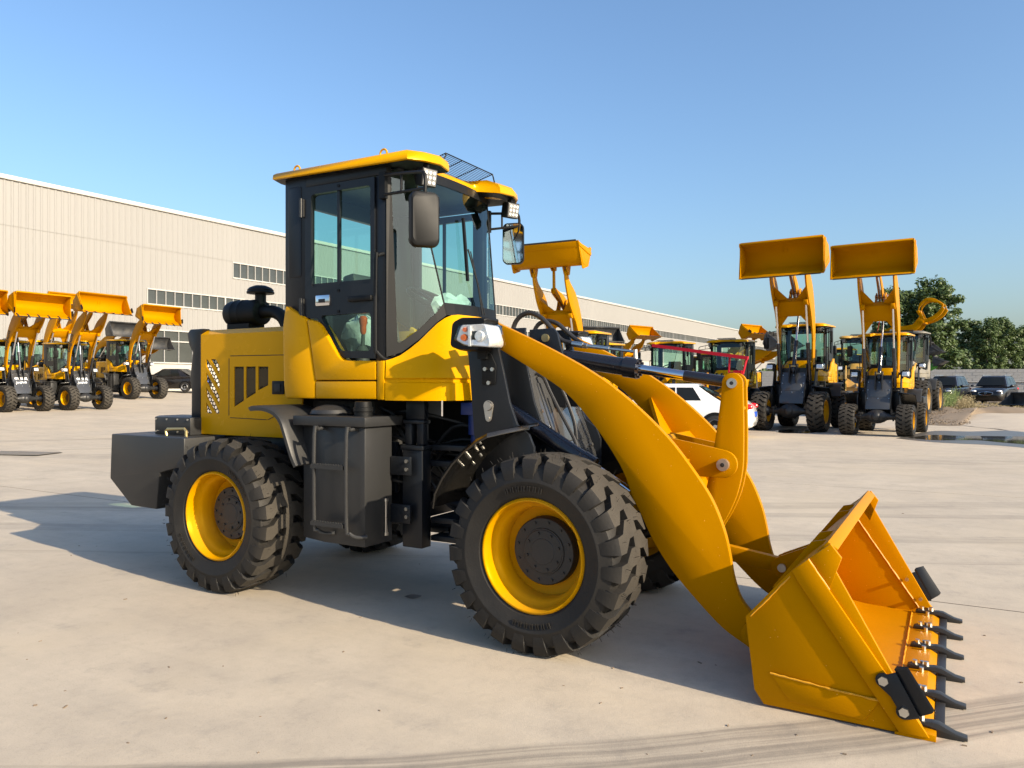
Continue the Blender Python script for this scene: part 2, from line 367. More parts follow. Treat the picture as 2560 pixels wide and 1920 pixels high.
# ---- engine hood
def slot(zc, x0, x1, zlo, zhi):
    # slanted parallelogram clipped to the column x0..x1, zlo..zhi; slants down to the right
    w = .075; sl = -.185 / .15 * (x1 - x0); p = [(x0, zc + w / 2), (x0, zc - w / 2), (x1, zc - w / 2 + sl), (x1, zc + w / 2 + sl)]
    out = []
    def clip(poly, f):
        o = []
        for i in range(len(poly)):
            a, b = poly[i - 1], poly[i]; fa, fb = f(a), f(b)
            if (fa >= 0) != (fb >= 0): t = fa / (fa - fb); o.append((a[0] + (b[0] - a[0]) * t, a[1] + (b[1] - a[1]) * t))
            if fb >= 0: o.append(b)
        return o
    p = clip(clip(p, lambda q: q[1] - zlo), lambda q: zhi - q[1]); return p
slots = [slot(z, -3.225, -3.072, 1.222, 1.642) for z in (1.742, 1.625, 1.508, 1.391, 1.274)]
slots = [rounded(s, .012, 2) for s in slots if len(s) > 2]
gr = [[(-2.908, 1.582), (-2.801, 1.581), (-2.801, 1.325), (-2.908, 1.275)], [(-2.779, 1.581), (-2.675, 1.58), (-2.675, 1.383), (-2.779, 1.338)], [(-2.648, 1.58), (-2.542, 1.578), (-2.542, 1.442), (-2.648, 1.402)]]
m = holed([(-3.285, 1.06), (-2.20, 1.06), (-2.20, 1.835), (-3.285, 1.835)], slots + gr, -.50, -.488).mir()
m.prism([(-.5, 1.835), (-.455, 1.872), (.455, 1.872), (.5, 1.835), (.488, 1.83), (.45, 1.86), (-.45, 1.86), (-.488, 1.83)], -3.285, -2.20, 'x')
hood = part('engine_hood', m, 'cab_yellow')
m = MB()
for r in range(16):
    for c in range(6):
        cx = -3.235 + c * .034 + (r % 2) * .017; cz = 1.21 + r * .0295
        a = [(cx + .0197 * math.sin(math.pi / 3 * i), cz + .0197 * math.cos(math.pi / 3 * i)) for i in range(6)]; b = [(cx + .0138 * math.sin(math.pi / 3 * i), cz + .0138 * math.cos(math.pi / 3 * i)) for i in range(6)]
        for i in range(6):
            j = (i + 1) % 6; m.add([(a[i][0], -.484, a[i][1]), (a[j][0], -.484, a[j][1]), (b[j][0], -.484, b[j][1]), (b[i][0], -.484, b[i][1])], [(0, 1, 2, 3)])
part('perforated_screen', m, 'black_plastic', parent=hood, lod=1)
pbr('grille_brown', (.085, .055, .018), .6, var=.15)
m = MB(); m.box(-2.95, -2.50, -.462, -.452, 1.24, 1.60); part('grille_shade_plate', m, 'engine_dark', parent=hood)  # dark plate added behind the grilles as shade inside the hood
for g in gr:
    m = MB(); x0, x1 = g[0][0], g[1][0]; zt = g[0][1]; zb = lambda x: g[3][1] + (g[2][1] - g[3][1]) * (x - x0) / (x1 - x0)
    for sgn in (-1, 1):
        k = -.4
        while k < .2:
            # line z = zb0 + k + sgn*2*(x-xm)
            P = []
            for t in range(9):
                x = x0 + (x1 - x0) * t / 8; z = zt + k + (sgn * 2.0 * (x - (x0 + x1) / 2))
                if zb(x) <= z <= zt: P.append((x, -.493, z))
            if len(P) > 1: m.cyl(P[0], P[-1], .0022, n=4, caps=False)
            k += .019
    part('grille', m, 'grille_brown', parent=hood, lod=1)
m = MB()
for a, b in (((-2.946, 1.664), (-2.22, 1.660)), ((-2.962, 1.645), (-2.964, 1.21)), ((-2.95, 1.194), (-2.56, 1.187)), ((-2.545, 1.187), (-2.41, 1.24))):
    m.cyl((a[0], -.5005, a[1]), (b[0], -.5005, b[1]), .0028, n=6)
part('panel_gap', m, 'engine_dark', parent=hood, lod=1)
m = MB(); m.box(-2.495, -2.375, -.510, -.499, 1.375, 1.472)
lt = part('latch_plate', m, 'black_plastic', parent=hood, lod=1, bevel=.004)
m = MB(); m.box(-2.465, -2.405, -.516, -.509, 1.395, 1.452); part('latch_button', m, 'engine_dark', parent=hood, lod=1, bevel=.004)
post = [(-3.285, 1.06), (-3.285, 1.84), (-3.248, 1.882), (-3.405, 1.882), (-3.445, 1.85), (-3.42, 1.76), (-3.378, 1.70), (-3.39, 1.62), (-3.412, 1.48), (-3.39, 1.40), (-3.395, 1.06)]
m = MB(); m.prism(post, -.506, -.44).mir(); m.box(-3.43, -3.29, -.44, .44, 1.80, 1.88); m.box(-3.39, -3.29, -.44, .44, 1.06, 1.14)
part('radiator_surround', m, 'dark_paint', bevel=.008)
m = MB(); m.lathe([(-3.30, .0), (-3.30, .07), (-3.285, .098), (-3.26, .105), (-3.20, .105), (-3.195, .110), (-3.185, .105), (-3.12, .105), (-3.115, .110), (-3.105, .105), (-3.10, .110), (-3.09, .105), (-2.96, .105), (-2.935, .098), (-2.93, .085), (-2.93, 0)], (0, -.2, 2.02), 'x', 28)
m.cyl((-2.955, -.2, 2.08), (-2.955, -.2, 2.18), .043, n=20); m.box(-3.25, -3.0, -.28, -.12, 1.872, 1.93)
ac = part('air_cleaner', m, 'black_plastic')
m = MB(); m.lathe([(2.165, .03), (2.168, .104), (2.178, .108), (2.19, .10), (2.198, .102), (2.215, .085), (2.232, .045), (2.236, 0)], (-2.955, -.2, 0), 'z', 28); part('rain_cap', m, 'black_plastic', parent=ac)
m = MB(); m.tube([(-2.94, -.2, 2.02), (-2.86, -.2, 2.022), (-2.78, -.2, 2.01), (-2.70, -.2, 1.96), (-2.63, -.2, 1.85)], .05, 14, 4); part('intake_elbow', m, 'black_plastic', parent=ac)

# ---- cab
def both(mb): return mb.mir()
m = MB(); m.box(-2.245, -2.05, -.62, -.56, 1.88, 2.88); m.box(-2.05, -1.34, -.62, -.56, 2.805, 2.88); m.box(-1.425, -1.345, -.622, -.56, 1.60, 2.805); m.box(-2.05, -1.345, -.60, -.5, 1.345, 1.60); m.mir()
m.box(-2.243, -2.19, -.56, .56, 1.35, 2.06); m.box(-2.243, -2.19, -.56, .56, 2.72, 2.88); m.box(-2.19, -1.28, -.56, .56, 2.835, 2.878); m.box(-2.19, -1.0, -.5, .5, 1.345, 1.40)
cabf = part('cab_frame', m, 'dark_paint', bevel=.006)
m = MB(); m.prism(rounded([(-2.212, 2.19), (-2.085, 2.19), (-2.085, 2.82), (-2.212, 2.82)], .02, 3), -.6245, -.61).mir(); part('pressed_panel', m, 'dark_paint', parent=cabf, bevel=.004, lod=1)
dout = [(-2.042, 2.80), (-1.428, 2.795), (-1.428, 1.615), (-1.72, 1.625), (-1.755, 1.665), (-1.875, 1.84), (-1.925, 1.895), (-2.04, 1.905)]
w1 = rounded([(-1.985, 2.745), (-1.985, 2.112), (-1.462, 2.105), (-1.462, 2.745)], .03, 3); w2 = rounded([(-1.90, 1.915), (-1.735, 1.67), (-1.458, 1.665), (-1.458, 1.915)], .03, 3)
door = holed(dout, [w1, w2], -.634, -.600).mir(); dr = part('door', door, 'dark_paint', parent=None, bevel=0)
m = MB(); m.add([(x, -.612, z) for x, z in [(-1.99, 2.75), (-1.99, 2.10), (-1.455, 2.10), (-1.455, 2.75)]], [(0, 1, 2, 3)]).mir(); part('window_pane', m, 'cab_glass', parent=dr, smooth=False)
m = MB(); m.add([(x, -.612, z) for x, z in [(-1.91, 1.92), (-1.735, 1.66), (-1.45, 1.66), (-1.45, 1.92)]], [(0, 1, 2, 3)]).mir(); part('window_pane', m, 'cab_glass', parent=dr, smooth=False)
m = MB(); m.box(-1.757, -1.735, -.624, -.605, 2.105, 2.745); m.box(-1.985, -1.462, -.622, -.61, 2.108, 2.135); m.mir(); part('window_divider', m, 'dark_paint', parent=dr)
m = MB(); m.box(-1.935, -1.808, -.646, -.632, 1.978, 2.052); lk = part('lock_plate', m, 'chrome', parent=dr, lod=1, bevel=.012)
m = MB(); m.box(-1.905, -1.845, -.648, -.644, 2.00, 2.025); part('key_slot', m, 'engine_dark', parent=dr, lod=1, bevel=.003)
m = MB(); m.box(-1.64, -1.44, -.658, -.632, 1.992, 2.028); part('door_handle', m, 'black_plastic', parent=dr, lod=1, bevel=.008)
m = MB()
for z in (2.60, 1.916): m.box(-2.085, -2.045, -.648, -.632, z, z + .12); m.cyl((-2.062, -.65, z - .005), (-2.062, -.65, z + .125), .008, n=8)
part('hinge', m, 'grey_paint', parent=dr, lod=1)
m = MB()
for x, z in ((-1.735, 2.775), (-1.735, 2.075), (-1.735, 1.935), (-1.735, 1.648)): m.cyl((x, -.634, z), (x, -.640, z), .010, n=10)
part('door_screw', m, 'black_plastic', parent=dr, lod=1)
m = MB(); m.tube([(-1.36, -.625, 2.29), (-1.368, -.665, 2.275), (-1.375, -.685, 2.24), (-1.377, -.685, 1.70), (-1.368, -.68, 1.655), (-1.345, -.66, 1.62), (-1.335, -.63, 1.605)], .0125, 10, 3); m.mir(); part('grab_rail', m, 'black_plastic')
# cab glass around the front
SB = [(-1.34, -.62, 1.625), (-1.275, -.545, 1.655), (-1.20, -.46, 1.74), (-1.12, -.365, 1.86), (-1.08, -.315, 1.905)]
STt = Vector((-1.25, -.46, 2.872)); PT = Vector((-1.34, -.62, 2.872))
m = MB(); top = [PT.lerp(STt, k / 4) for k in range(5)]; m.rings([[Vector(p) for p in SB], top], False, False, False).mir(); sg = part('side_windscreen', m, 'cab_glass')
m = MB()
fr = []
for k in range(5):
    p = Vector(SB[k]); q = Vector(top[k]); fr.append(p.lerp(q, .055 if k < 4 else .085))
o = Vector((.6, -.7, 0)) * .004
m.rings([[Vector(p) + o for p in SB], [p + o for p in fr]], False, False, False); a0 = Vector(SB[0]); m.add([a0 + o, PT + o, PT.lerp(STt, .16) + o, Vector(SB[0]).lerp(Vector(SB[1]), .75) + o], [(0, 1, 2, 3)]); m.mir()
part('glass_border', m, 'black_plastic', parent=sg, smooth=False)
FB = []
for k in range(9):
    u = k / 8 * 2 - 1; FB.append((Vector((-1.08 + .045 * (1 - u * u), u * .315, 1.905)), Vector((-1.25 + .04 * (1 - u * u), u * .46, 2.872))))
m = MB(); m.rings([[a for a, b in FB], [b for a, b in FB]], False, False, False); ws = part('windscreen', m, 'cab_glass')
o = Vector((.004, 0, .001)); m = MB(); m.rings([[a + o for a, b in FB], [a.lerp(b, .085) + o for a, b in FB]], False, False, False); m.rings([[a.lerp(b, .93) + o for a, b in FB], [b + o for a, b in FB]], False, False, False)
part('glass_border', m, 'black_plastic', parent=ws, smooth=False)
m = MB(); m.cyl(SB[-1], STt, .006, n=6); m.mir(); part('glass_seam', m, 'black_plastic', parent=ws)
def onglass(y, z): t = (z - 1.905) / .967; return Vector((-1.075 - .17 * t + .05, y, z))
m = MB(); m.tube([onglass(.02, 1.93) + Vector((.02, 0, 0)), onglass(.0, 2.15) + Vector((.03, 0, 0)), onglass(-.06, 2.38) + Vector((.03, 0, 0))], .006, 6); m.tube([onglass(.05, 1.93) + Vector((.02, 0, 0)), onglass(-.03, 2.37) + Vector((.03, 0, 0))], .004, 6)
m.obox(onglass(-.07, 2.38) + Vector((.015, 0, 0)), .018, .018, .46, Matrix.Rotation(R(-10), 3, 'Y') @ Matrix.Rotation(R(-8), 3, 'X')); part('wiper', m, 'black_plastic', parent=ws, lod=1)
m = MB(); m.add([(-2.21, y, z) for y, z in [(-.5, 2.08), (.5, 2.08), (.5, 2.71), (-.5, 2.71)]], [(0, 1, 2, 3)]); part('rear_window', m, 'cab_glass', smooth=False)
# yellow cab base
def skirt(pts, bev=.012, nm='cab_panel'):
    m = MB(); m.prism(pts, -.665, -.56); m.mir(); return part(nm, m, 'cab_yellow', bevel=bev)
skirt([(-2.20, 1.995), (-2.012, 1.90), (-1.995, 1.86), (-1.918, 1.49), (-1.918, 1.35), (-2.20, 1.35), (-2.215, 1.44), (-2.225, 1.85)], .015)
dl = crom2([(-1.99, 1.89), (-1.91, 1.872), (-1.85, 1.82), (-1.76, 1.70), (-1.70, 1.625), (-1.66, 1.605)], 4)
m = MB(); m.prism(dl + [(-1.39, 1.60), (-1.39, 1.475), (-1.912, 1.475)], -.668, -.56); m.mir(); part('door_sill_panel', m, 'cab_yellow', bevel=.014)
skirt([(-1.912, 1.468), (-1.39, 1.468), (-1.39, 1.352), (-1.912, 1.352)], .008); skirt([(-1.382, 1.598), (-1.325, 1.60), (-1.325, 1.348), (-1.382, 1.348)], .008)
lo = [(-1.318, -.660), (-1.17, -.645), (-1.03, -.60), (-.93, -.52), (-.885, -.42), (-.87, -.25), (-.865, 0)]
up = [(-1.318, -.655, 1.60), (-1.262, -.575, 1.635), (-1.185, -.475, 1.73), (-1.11, -.375, 1.85), (-1.05, -.30, 1.905), (-1.01, -.20, 1.91), (-1.0, 0, 1.91)]
def ringc(z, dx, lerp=0):
    r = []
    for (x, y), (a, b, c) in zip(lo, up):
        r.append((x + (a - x) * lerp + dx, y + (b - y) * lerp - dx * .4, z + (c - z) * lerp))
    return r
rs = [ringc(1.345, -.03), ringc(1.345, 0), ringc(1.455, .0), ringc(1.462, -.014), ringc(1.478, -.014), ringc(1.488, .004), ringc(1.488, .004, .3), ringc(1.488, .006, .62), ringc(1.488, .004, .88), ringc(1.488, 0, 1), [(x - .03, y + .02, z - .005) for x, y, z in up]]
rs = [list(r) + [(x, -y, z) for x, y, z in reversed(r[:-1])] for r in rs]
rs = [[tuple(v) for v in crom([Vector(p) for p in r], 2)] for r in rs]
m = MB(); m.rings(rs, False, False, False); part('front_cowl', m, 'cab_yellow', sharp=34)
# roof
half = [(-2.345, -.58), (-2.31, -.675), (-1.12, -.69), (-1.055, -.60), (-1.015, -.475), (-1.05, -.33), (-1.20, -.29), (-1.235, -.24)]
plan = half + [(x, -y) for x, y in reversed(half)]
def rr(z, s, dz=0): return [((x + 1.68) * s - 1.68, y * s, z - (dz if x > -1.15 else dz * .4 if x > -1.3 else 0)) for x, y in plan]
m = MB(); m.rings([rr(2.8785, .95, .03), rr(2.8765, .985, .03)]); part('roof_lining', m, 'black_plastic', sharp=50)
m = MB(); m.rings([rr(2.881, .955, .03), rr(2.878, .988, .03), rr(2.884, 1, .03), rr(2.914, .995, .022), rr(2.926, .975, .012), rr(2.945, .86)]); part('roof', m, 'cab_yellow', sharp=50)
m = MB()
for x, y, z in ((-1.42, -.55, 2.935), (-1.42, .55, 2.935), (-2.2, .55, 2.935), (-2.2, -.55, 2.935)): m.tube([(x + .028 * math.cos(t), y, z + .03 + .028 * math.sin(t)) for t in [math.pi * 2 * i / 14 for i in range(15)]], .007, 6)
part('eye_bolt', m, 'cab_yellow', lod=1)
m = MB()
for k in range(16): t = k / 15; x = -1.10 - .24 * t; z = 2.985 - .06 * t; m.cyl((x, -.30, z), (x, .30, z), .0021 if k else .0045, n=5)
for y in (-.30, -.1, .1, .30): m.cyl((-1.10, y, 2.985), (-1.34, y, 2.925), .0035, n=5)
for y in (-.3, .3): m.tube([(-1.10, y, 2.985), (-1.095, y, 2.97), (-1.10, y * 1.1, 2.93)], .005, 5)
part('visor_mesh', m, 'black_plastic')
for s in (-1, 1):
    c = Vector((-1.085, s * .535, 2.765)); M = Matrix.Rotation(R(-20 * 1), 3, 'Z') @ Matrix.Rotation(R(12), 3, 'Y')
    m = MB(); m.obox(c, .075, .115, .115, M); m.box(c.x - .02, c.x + .02, c.y - .012, c.y + .012, c.z + .05, 2.885); wl = part('work_light', m, 'black_plastic', bevel=.008)
    m = MB(); m.obox(c + M @ Vector((.038, 0, 0)), .008, .10, .10, M); part('lens', m, 'lamp_white', parent=wl, bevel=.003)
    m = MB()
    for iy in (-1, 0, 1):
        for iz in (-1, 0, 1): q = c + M @ Vector((.041, iy * .03, iz * .03)); m.cyl(q, q + M @ Vector((.004, 0, 0)), .0115, n=10)
    part('led', m, 'lamp_reflector', parent=wl, lod=1)
# mirrors
def mirror(base, elbow, c, nrm, w, h):
    m = MB(); b = Vector(base); e = Vector(elbow); d = e - b
    m.tube([b, b + d * .8, e + Vector((0, 0, -.02)), e + Vector((0, 0, -.14)), Vector(c) + Vector((0, 0, .02))], .011, 8, 3); b2 = b + Vector((0, 0, -.125)); m.tube([b2, Vector((e.x, e.y, e.z - .10))], .010, 8)
    m.cyl(b + d * .45, b2 + (Vector((e.x, e.y, e.z - .10)) - b2) * .45, .008, n=6); m.box(b.x - .03, b.x + .02, b.y - .015, b.y + .015, b.z - .15, b.z + .02)
    mi = part('mirror', m, 'black_plastic')
    z = Vector((0, 0, 1)); n = Vector(nrm).normalized(); x = z.cross(n).normalized(); M = Matrix((x, n, z)).transposed()
    sh = rounded([(-w / 2, -h * .42), (-w * .36, -h / 2), (w * .36, -h / 2), (w / 2, -h * .42), (w / 2, h * .42), (w * .36, h / 2), (-w * .36, h / 2), (-w / 2, h * .42)], .03, 3)
    m = MB(); rs = [[M @ Vector((a * s, yy, b_ * s)) + Vector(c) for a, b_ in sh] for yy, s in ((.008, 1), (-.022, 1), (-.038, .96), (-.046, .86))]; m.rings(rs); part('mirror_housing', m, 'black_plastic', parent=mi)
    m = MB(); m.add([M @ Vector((a * .93, .0095, b_ * .95)) + Vector(c) for a, b_ in sh], [tuple(range(len(sh)))]); part('mirror_glass', m, 'mirror_glass', parent=mi, smooth=False)
mirror((-1.345, -.64, 2.79), (-.866, -.85, 2.70), (-.875, -.85, 2.415), (-.80, .60, .04), .178, .325)
mirror((-1.345, .64, 2.79), (-1.16, .80, 2.80), (-1.205, .79, 2.565), (.25, -.95, .06), .17, .325)
# cab interior
m = MB(); m.box(-1.98, -1.58, -.24, .24, 1.62, 1.76); m.obox((-1.98, 0, 2.0), .12, .46, .52, Matrix.Rotation(R(-10), 3, 'Y')); m.box(-1.85, -1.66, -.18, .18, 1.40, 1.62); part('seat', m, 'seat_vinyl', bevel=.03)
m = MB(); m.lathe([(-.02, .19), (-.012, .202), (.0, .206), (.012, .202), (.02, .19), (.012, .182), (-.012, .182), (-.02, .19)], (0, 0, 0), 'z', 28); m.box(-.18, .18, -.02, .02, -.01, .01); m.cyl((0, 0, .0), (.02, 0, -.45), .03, n=10)
Mx = Matrix.Translation((-1.42, 0, 2.05)) @ Matrix.Rotation(R(28), 4, 'Y'); me = m.mesh('steering_wheel', 'black_plastic'); me.transform(Mx); part('steering_wheel', me, None)
m = MB(); m.box(-1.32, -1.12, -.26, .26, 1.40, 1.88); m.box(-1.30, -1.16, -.22, .05, 1.88, 1.94); part('dash_console', m, 'seat_vinyl', bevel=.025)
m = MB(); m.cyl((-1.69, -.45, 1.60), (-1.68, -.45, 1.80), .018, .012, 10); m.lathe([(0, .055), (.06, .04), (.08, .045), (.11, .028)], (-1.69, -.45, 1.60), 'z', 16); gl = part('gear_lever', m, 'seat_vinyl', lod=1)
m = MB(); m.lathe([(1.79, .014), (1.81, .022), (1.85, .022), (1.87, .028), (1.90, .030), (1.915, .02), (1.918, 0)], (-1.68, -.45, 0), 'z', 14); part('lever_grip', m, 'lever_orange', parent=gl, lod=1)
m = MB(); m.sph((-1.86, -.25, 1.80), .17, .10, .14, 14, 9); m.sph((-1.20, -.08, 1.98), .10, .2, .085, 14, 9)
m.v = [(x + random.uniform(-.02, .02), y + random.uniform(-.02, .02), z + random.uniform(-.02, .02)) for x, y, z in m.v]; part('plastic_wrapping', m, 'plastic_wrap', lod=1)

# ---- tank, lid, steps, rear fender
m = MB(); m.prism([(-1.95, -.74), (-1.70, -.80), (-1.365, -.80), (-1.365, -.53), (-1.95, -.53)], .425, 1.178, 'z'); tk = part('fuel_tank', m, 'grey_paint', bevel=.008)
m = MB(); m.prism([(-1.952, -.835), (-1.335, -.835), (-1.335, -.45), (-1.952, -.45)], 1.18, 1.243, 'z'); part('tank_lid', m, 'grey_paint', parent=tk, bevel=.007)
m = MB(); m.lathe([(1.24, .058), (1.27, .058), (1.275, .064), (1.30, .064), (1.302, .056), (1.305, .056), (1.335, .053), (1.338, .045), (1.338, 0)], (-1.465, -.70, 0), 'z', 24); part('filler_cap', m, 'black_plastic', parent=tk)
m = MB(); m.cyl((-1.358, -.60, .48), (-1.358, -.60, .70), .009, n=8); m.cyl((-1.358, -.60, .47), (-1.358, -.60, .49), .013, n=8); m.cyl((-1.358, -.60, .69), (-1.358, -.60, .71), .013, n=8); part('level_gauge', m, 'zinc', parent=tk, lod=1)
m = MB()
for z in (.60, .91): m.box(-1.36, -1.20, -.555, -.535, z - .05, z + .07)
hg = part('tank_bracket', m, 'dark_paint', bevel=.004)
m = MB()
for z in (.595, .645, .90, .953): m.cyl((-1.225, -.556, z), (-1.225, -.568, z), .012, n=12)
part('bracket_bolt', m, 'zinc', parent=hg, lod=1)
m = MB()
for x in (-1.715, -1.446): m.tube([(x + .02, -.80, 1.165), (x + .008, -.85, 1.162), (x, -.88, 1.13), (x, -.88, .57), (x + .02, -.872, .52), (x + .055, -.845, .495), (x + .10, -.80, .495)], .0125, 10, 3)
ld = part('step_ladder', m, 'grey_paint')
for z in (.925, .563):
    m = MB(); m.box(-1.735, -1.465, -.895, -.845, z - .012, z + .012)
    for k in range(12): m.prism([(-1.73 + k * .0218, z + .012), (-1.72 + k * .0218, z + .022), (-1.71 + k * .0218, z + .012)], -.895, -.885)
    part('rung', m, 'grey_paint', parent=ld)
fp = crom2([(-2.40, 1.292), (-2.30, 1.302), (-2.18, 1.305), (-2.07, 1.275), (-2.00, 1.215), (-1.955, 1.12), (-1.90, .99), (-1.862, .925)], 3)
m = MB(); n = len(fp); rs = []
for i, (x, z) in enumerate(fp):
    t = i / (n - 1); a = fp[min(i + 1, n - 1)]; b = fp[max(i - 1, 0)]; d = Vector((a[0] - b[0], a[1] - b[1])).normalized(); nx, nz = -d.y, d.x
    yo = -.885 if t > .12 else -.80 - .085 * t / .12; h = .035 if t > .1 else .012
    rs.append([(x, -.50, z), (x, yo + .025, z), (x - nx * .012, yo, z - nz * .012), (x - nx * h, yo, z - nz * h), (x - nx * h, yo + .01, z - nz * h), (x - nx * .02, yo + .03, z - nz * .02), (x - nx * .014, -.50, z - nz * .014)])
m.rings(rs).mir(); part('rear_fender', m, 'grey_paint', sharp=50)
m = MB(); m.sph((-1.80, -.62, 1.255), .14, .16, .06, 16, 8); part('fender_dome', m, 'grey_paint', lod=1)

# ---- front frame: towers, cover, fenders, lamps
tw = [(-.77, 1.80), (-.52, 1.80), (-.535, 1.649), (-.505, 1.534), (-.46, 1.341), (-.408, 1.209), (-.33, 1.155), (-.295, 1.08), (-.295, .62), (-.70, .62), (-.70, 1.09), (-.712, 1.157), (-.735, 1.448)]
m = MB(); m.prism(tw, -.56, -.535); m.prism([(x + .045, z) for x, z in tw], -.335, -.315); m.box(-.70, -.66, -.535, -.335, .7, 1.25); m.cyl((-.603, -.57, 1.317), (-.603, -.31, 1.317), .03, n=16); m.cyl((-.63, -.57, 1.74), (-.63, -.31, 1.74), .035, n=16); m.mir()
m.box(-.70, -.28, -.315, .315, .45, .60); m.box(-.72, -.70, -.40, .40, .50, 1.10)
ff = part('front_frame', m, 'dark_paint', bevel=.005)
def cov(z): return -.525 + (1.63 - z) * .372
m = MB(); m.prism([(cov(1.58), 1.58), (cov(1.02), 1.02), (cov(1.02) + .02, .98), (-.17, .74), (-.21, .72), (cov(1.0) - .015, .99), (cov(1.58) - .015, 1.575)], -.313, .313); cv = part('front_cover', m, 'cover_gloss', bevel=.004)
m = MB(); MC = Matrix.Rotation(-math.atan(.372), 3, 'Y'); m.obox((cov(1.27) + .003, 0, 1.27), .012, .44, .40, MC); part('pressed_panel', m, 'cover_gloss', parent=cv, bevel=.006)
m = MB()
for y in (-.28, 0, .28):
    for z in (1.50, 1.04): m.cyl((cov(z), y, z), (cov(z) + .012, y, z + .004), .012, n=8)
for y in (-.28, .28): m.cyl((cov(1.28), y, 1.28), (cov(1.28) + .012, y, 1.284), .012, n=8)
part('cover_bolt', m, 'zinc', parent=cv)
m = MB(); m.prism(rounded([(-.645, 1.445), (-.553, 1.445), (-.545, 1.56), (-.583, 1.635), (-.66, 1.635), (-.648, 1.55)], .01, 2), -.572, -.562); bk = part('lamp_bracket', m, 'black_plastic', bevel=.003, lod=1)
m = MB()
for x, z in ((-.621, 1.54), (-.570, 1.538), (-.596, 1.457)): m.hexn((x, -.571, z), (0, -1, 0), .013, .010)
part('bracket_bolt', m, 'zinc', parent=bk, lod=1)
m = MB(); m.prism(circ(-.603, 1.317, .034, 0, 180, 10) + circ(-.603, 1.243, .020, 180, 360, 8), -.568, -.560); m.cyl((-.603, -.566, 1.317), (-.603, -.580, 1.317), .026, n=18); m.cyl((-.603, -.566, 1.243), (-.603, -.575, 1.243), .012, n=8); part('pin_retainer', m, 'steel_worn', lod=1)
for s in (-1, 1):
    S = lambda v: (v[0], v[1] if s < 0 else -v[1], v[2])
    base = rounded([(-.778, 1.672), (-.70, 1.645), (-.56, 1.640), (-.545, 1.70), (-.545, 1.80), (-.515, 1.815), (-.515, 1.838), (-.70, 1.845), (-.762, 1.818)], .018, 3)
    m = MB(); m.rings([[S((-.64 + (x + .64) * sc, yy, 1.74 + (z - 1.74) * sc)) for x, z in base] for yy, sc in ((-.565, .86), (-.59, .98), (-.66, 1.0), (-.715, .98), (-.735, .90))])
    m.box(-.66, -.60, *sorted((s * .55, s * .60)), 1.60, 1.70); hl = part('headlight', m, 'black_plastic', sharp=40)
    ln = rounded([(-.735, 1.708), (-.665, 1.672), (-.475, 1.655), (-.466, 1.69), (-.505, 1.803), (-.695, 1.803)], .018, 3)
    m = MB(); m.rings([[S((-.59 + (x + .59) * sc, yy, 1.732 + (z - 1.732) * sc)) for x, z in ln] for yy, sc in ((-.575, .93), (-.59, .99), (-.70, 1.0), (-.742, .985), (-.760, .92), (-.768, .78), (-.770, .45))]); part('lens', m, 'lamp_glass', parent=hl, sharp=60)
    m = MB(); m.rings([[S((-.59 + (x + .59) * sc, yy, 1.732 + (z - 1.732) * sc)) for x, z in ln] for yy, sc in ((-.585, .86), (-.60, .90), (-.735, .92), (-.742, .84), (-.738, .6), (-.734, .3))])
    m.cyl(S((-.555, -.74, 1.728)), S((-.555, -.752, 1.728)), .034, .027, 14); m.box(-.625, -.612, *sorted((s * .735, s * .755)), 1.67, 1.79); part('reflector', m, 'lamp_reflector', parent=hl)
    m = MB(); m.cyl(S((-.662, -.74, 1.722)), S((-.662, -.754, 1.722)), .022, .018, 12); m.cyl(S((-.655, -.74, 1.768)), S((-.655, -.753, 1.768)), .014, .012, 10); part('turn_lamp', m, 'amber', parent=hl)
arc = [(FX + .70 * math.cos(R(a)), .535 + .70 * math.sin(R(a))) for a in (163, 155, 146, 137, 128, 120, 113)] + [(-.375, 1.190), (-.335, 1.203), (-.295, 1.212)]
m = MB(); rs = []
for i, (x, z) in enumerate(arc):
    yo = -.935 if i < 7 else -.935 + (i - 6) * .10; yo = -.905 if i == 0 else yo; d = Vector((FX - x, .535 - z)).normalized(); e = lambda k: (x + d.x * k, z + d.y * k)
    L_ = [(-.50, 0), (yo + .18, -.012), (yo + .12, 0), (yo + .02, 0), (yo, .02), (yo + .006, .026), (yo + .024, .010), (yo + .12, .010), (yo + .18, -.002), (-.50, .010)]
    rs.append([(e(k)[0], min(y, -.50) if y != -.50 else y, e(k)[1]) for y, k in L_])
m.rings(rs).mir(); fd = part('front_fender', m, 'fender_black', sharp=50)
m = MB()
for a, y in ((139, -.80), (139, -.68), (133, -.80), (133, -.68), (126, -.76)):
    x, z = FX + .688 * math.cos(R(a)), .535 + .688 * math.sin(R(a)); m.cyl((x, y, z), (x - .02 * math.cos(R(a)), y, z - .02 * math.sin(R(a))), .009, n=8)
part('fender_bolt', m, 'zinc', parent=fd, lod=1)

# ---- linkage
PIV = Vector((-.63, 0, 1.74)); BPIN = Vector((.95, 0, .17)); KP = Vector((.697, 0, .993)); KT = Vector((.726, 0, 1.455)); KB = Vector((.55, 0, .49)); LUG = Vector((1.001, 0, .429))
LB = Vector((-.603, 0, 1.317)); LT = Vector((.293, 0, .804)); TB = Vector((-.45, 0, 1.633))
upper = [(-.609, 1.831), (-.289, 1.686), (.033, 1.52), (.27, 1.354), (.475, 1.168), (.613, 1.001), (.718, .847), (.783, .694), (.815, .567), (.835, .45), (.875, .335), (.955, .245)]
lower = [(-.571, 1.661), (-.325, 1.523), (-.125, 1.397), (.033, 1.235), (.142, 1.096), (.228, .96), (.28, .83), (.332, .73), (.404, .59), (.505, .446), (.641, .302), (.78, .175), (.90, .105)]
bp = crom2(upper, 4) + circ(.95, .17, .075, 85, -115, 8) + list(reversed(crom2(lower, 4))) + circ(-.63, 1.74, .085, 305, 75, 10)[::-1][::-1]
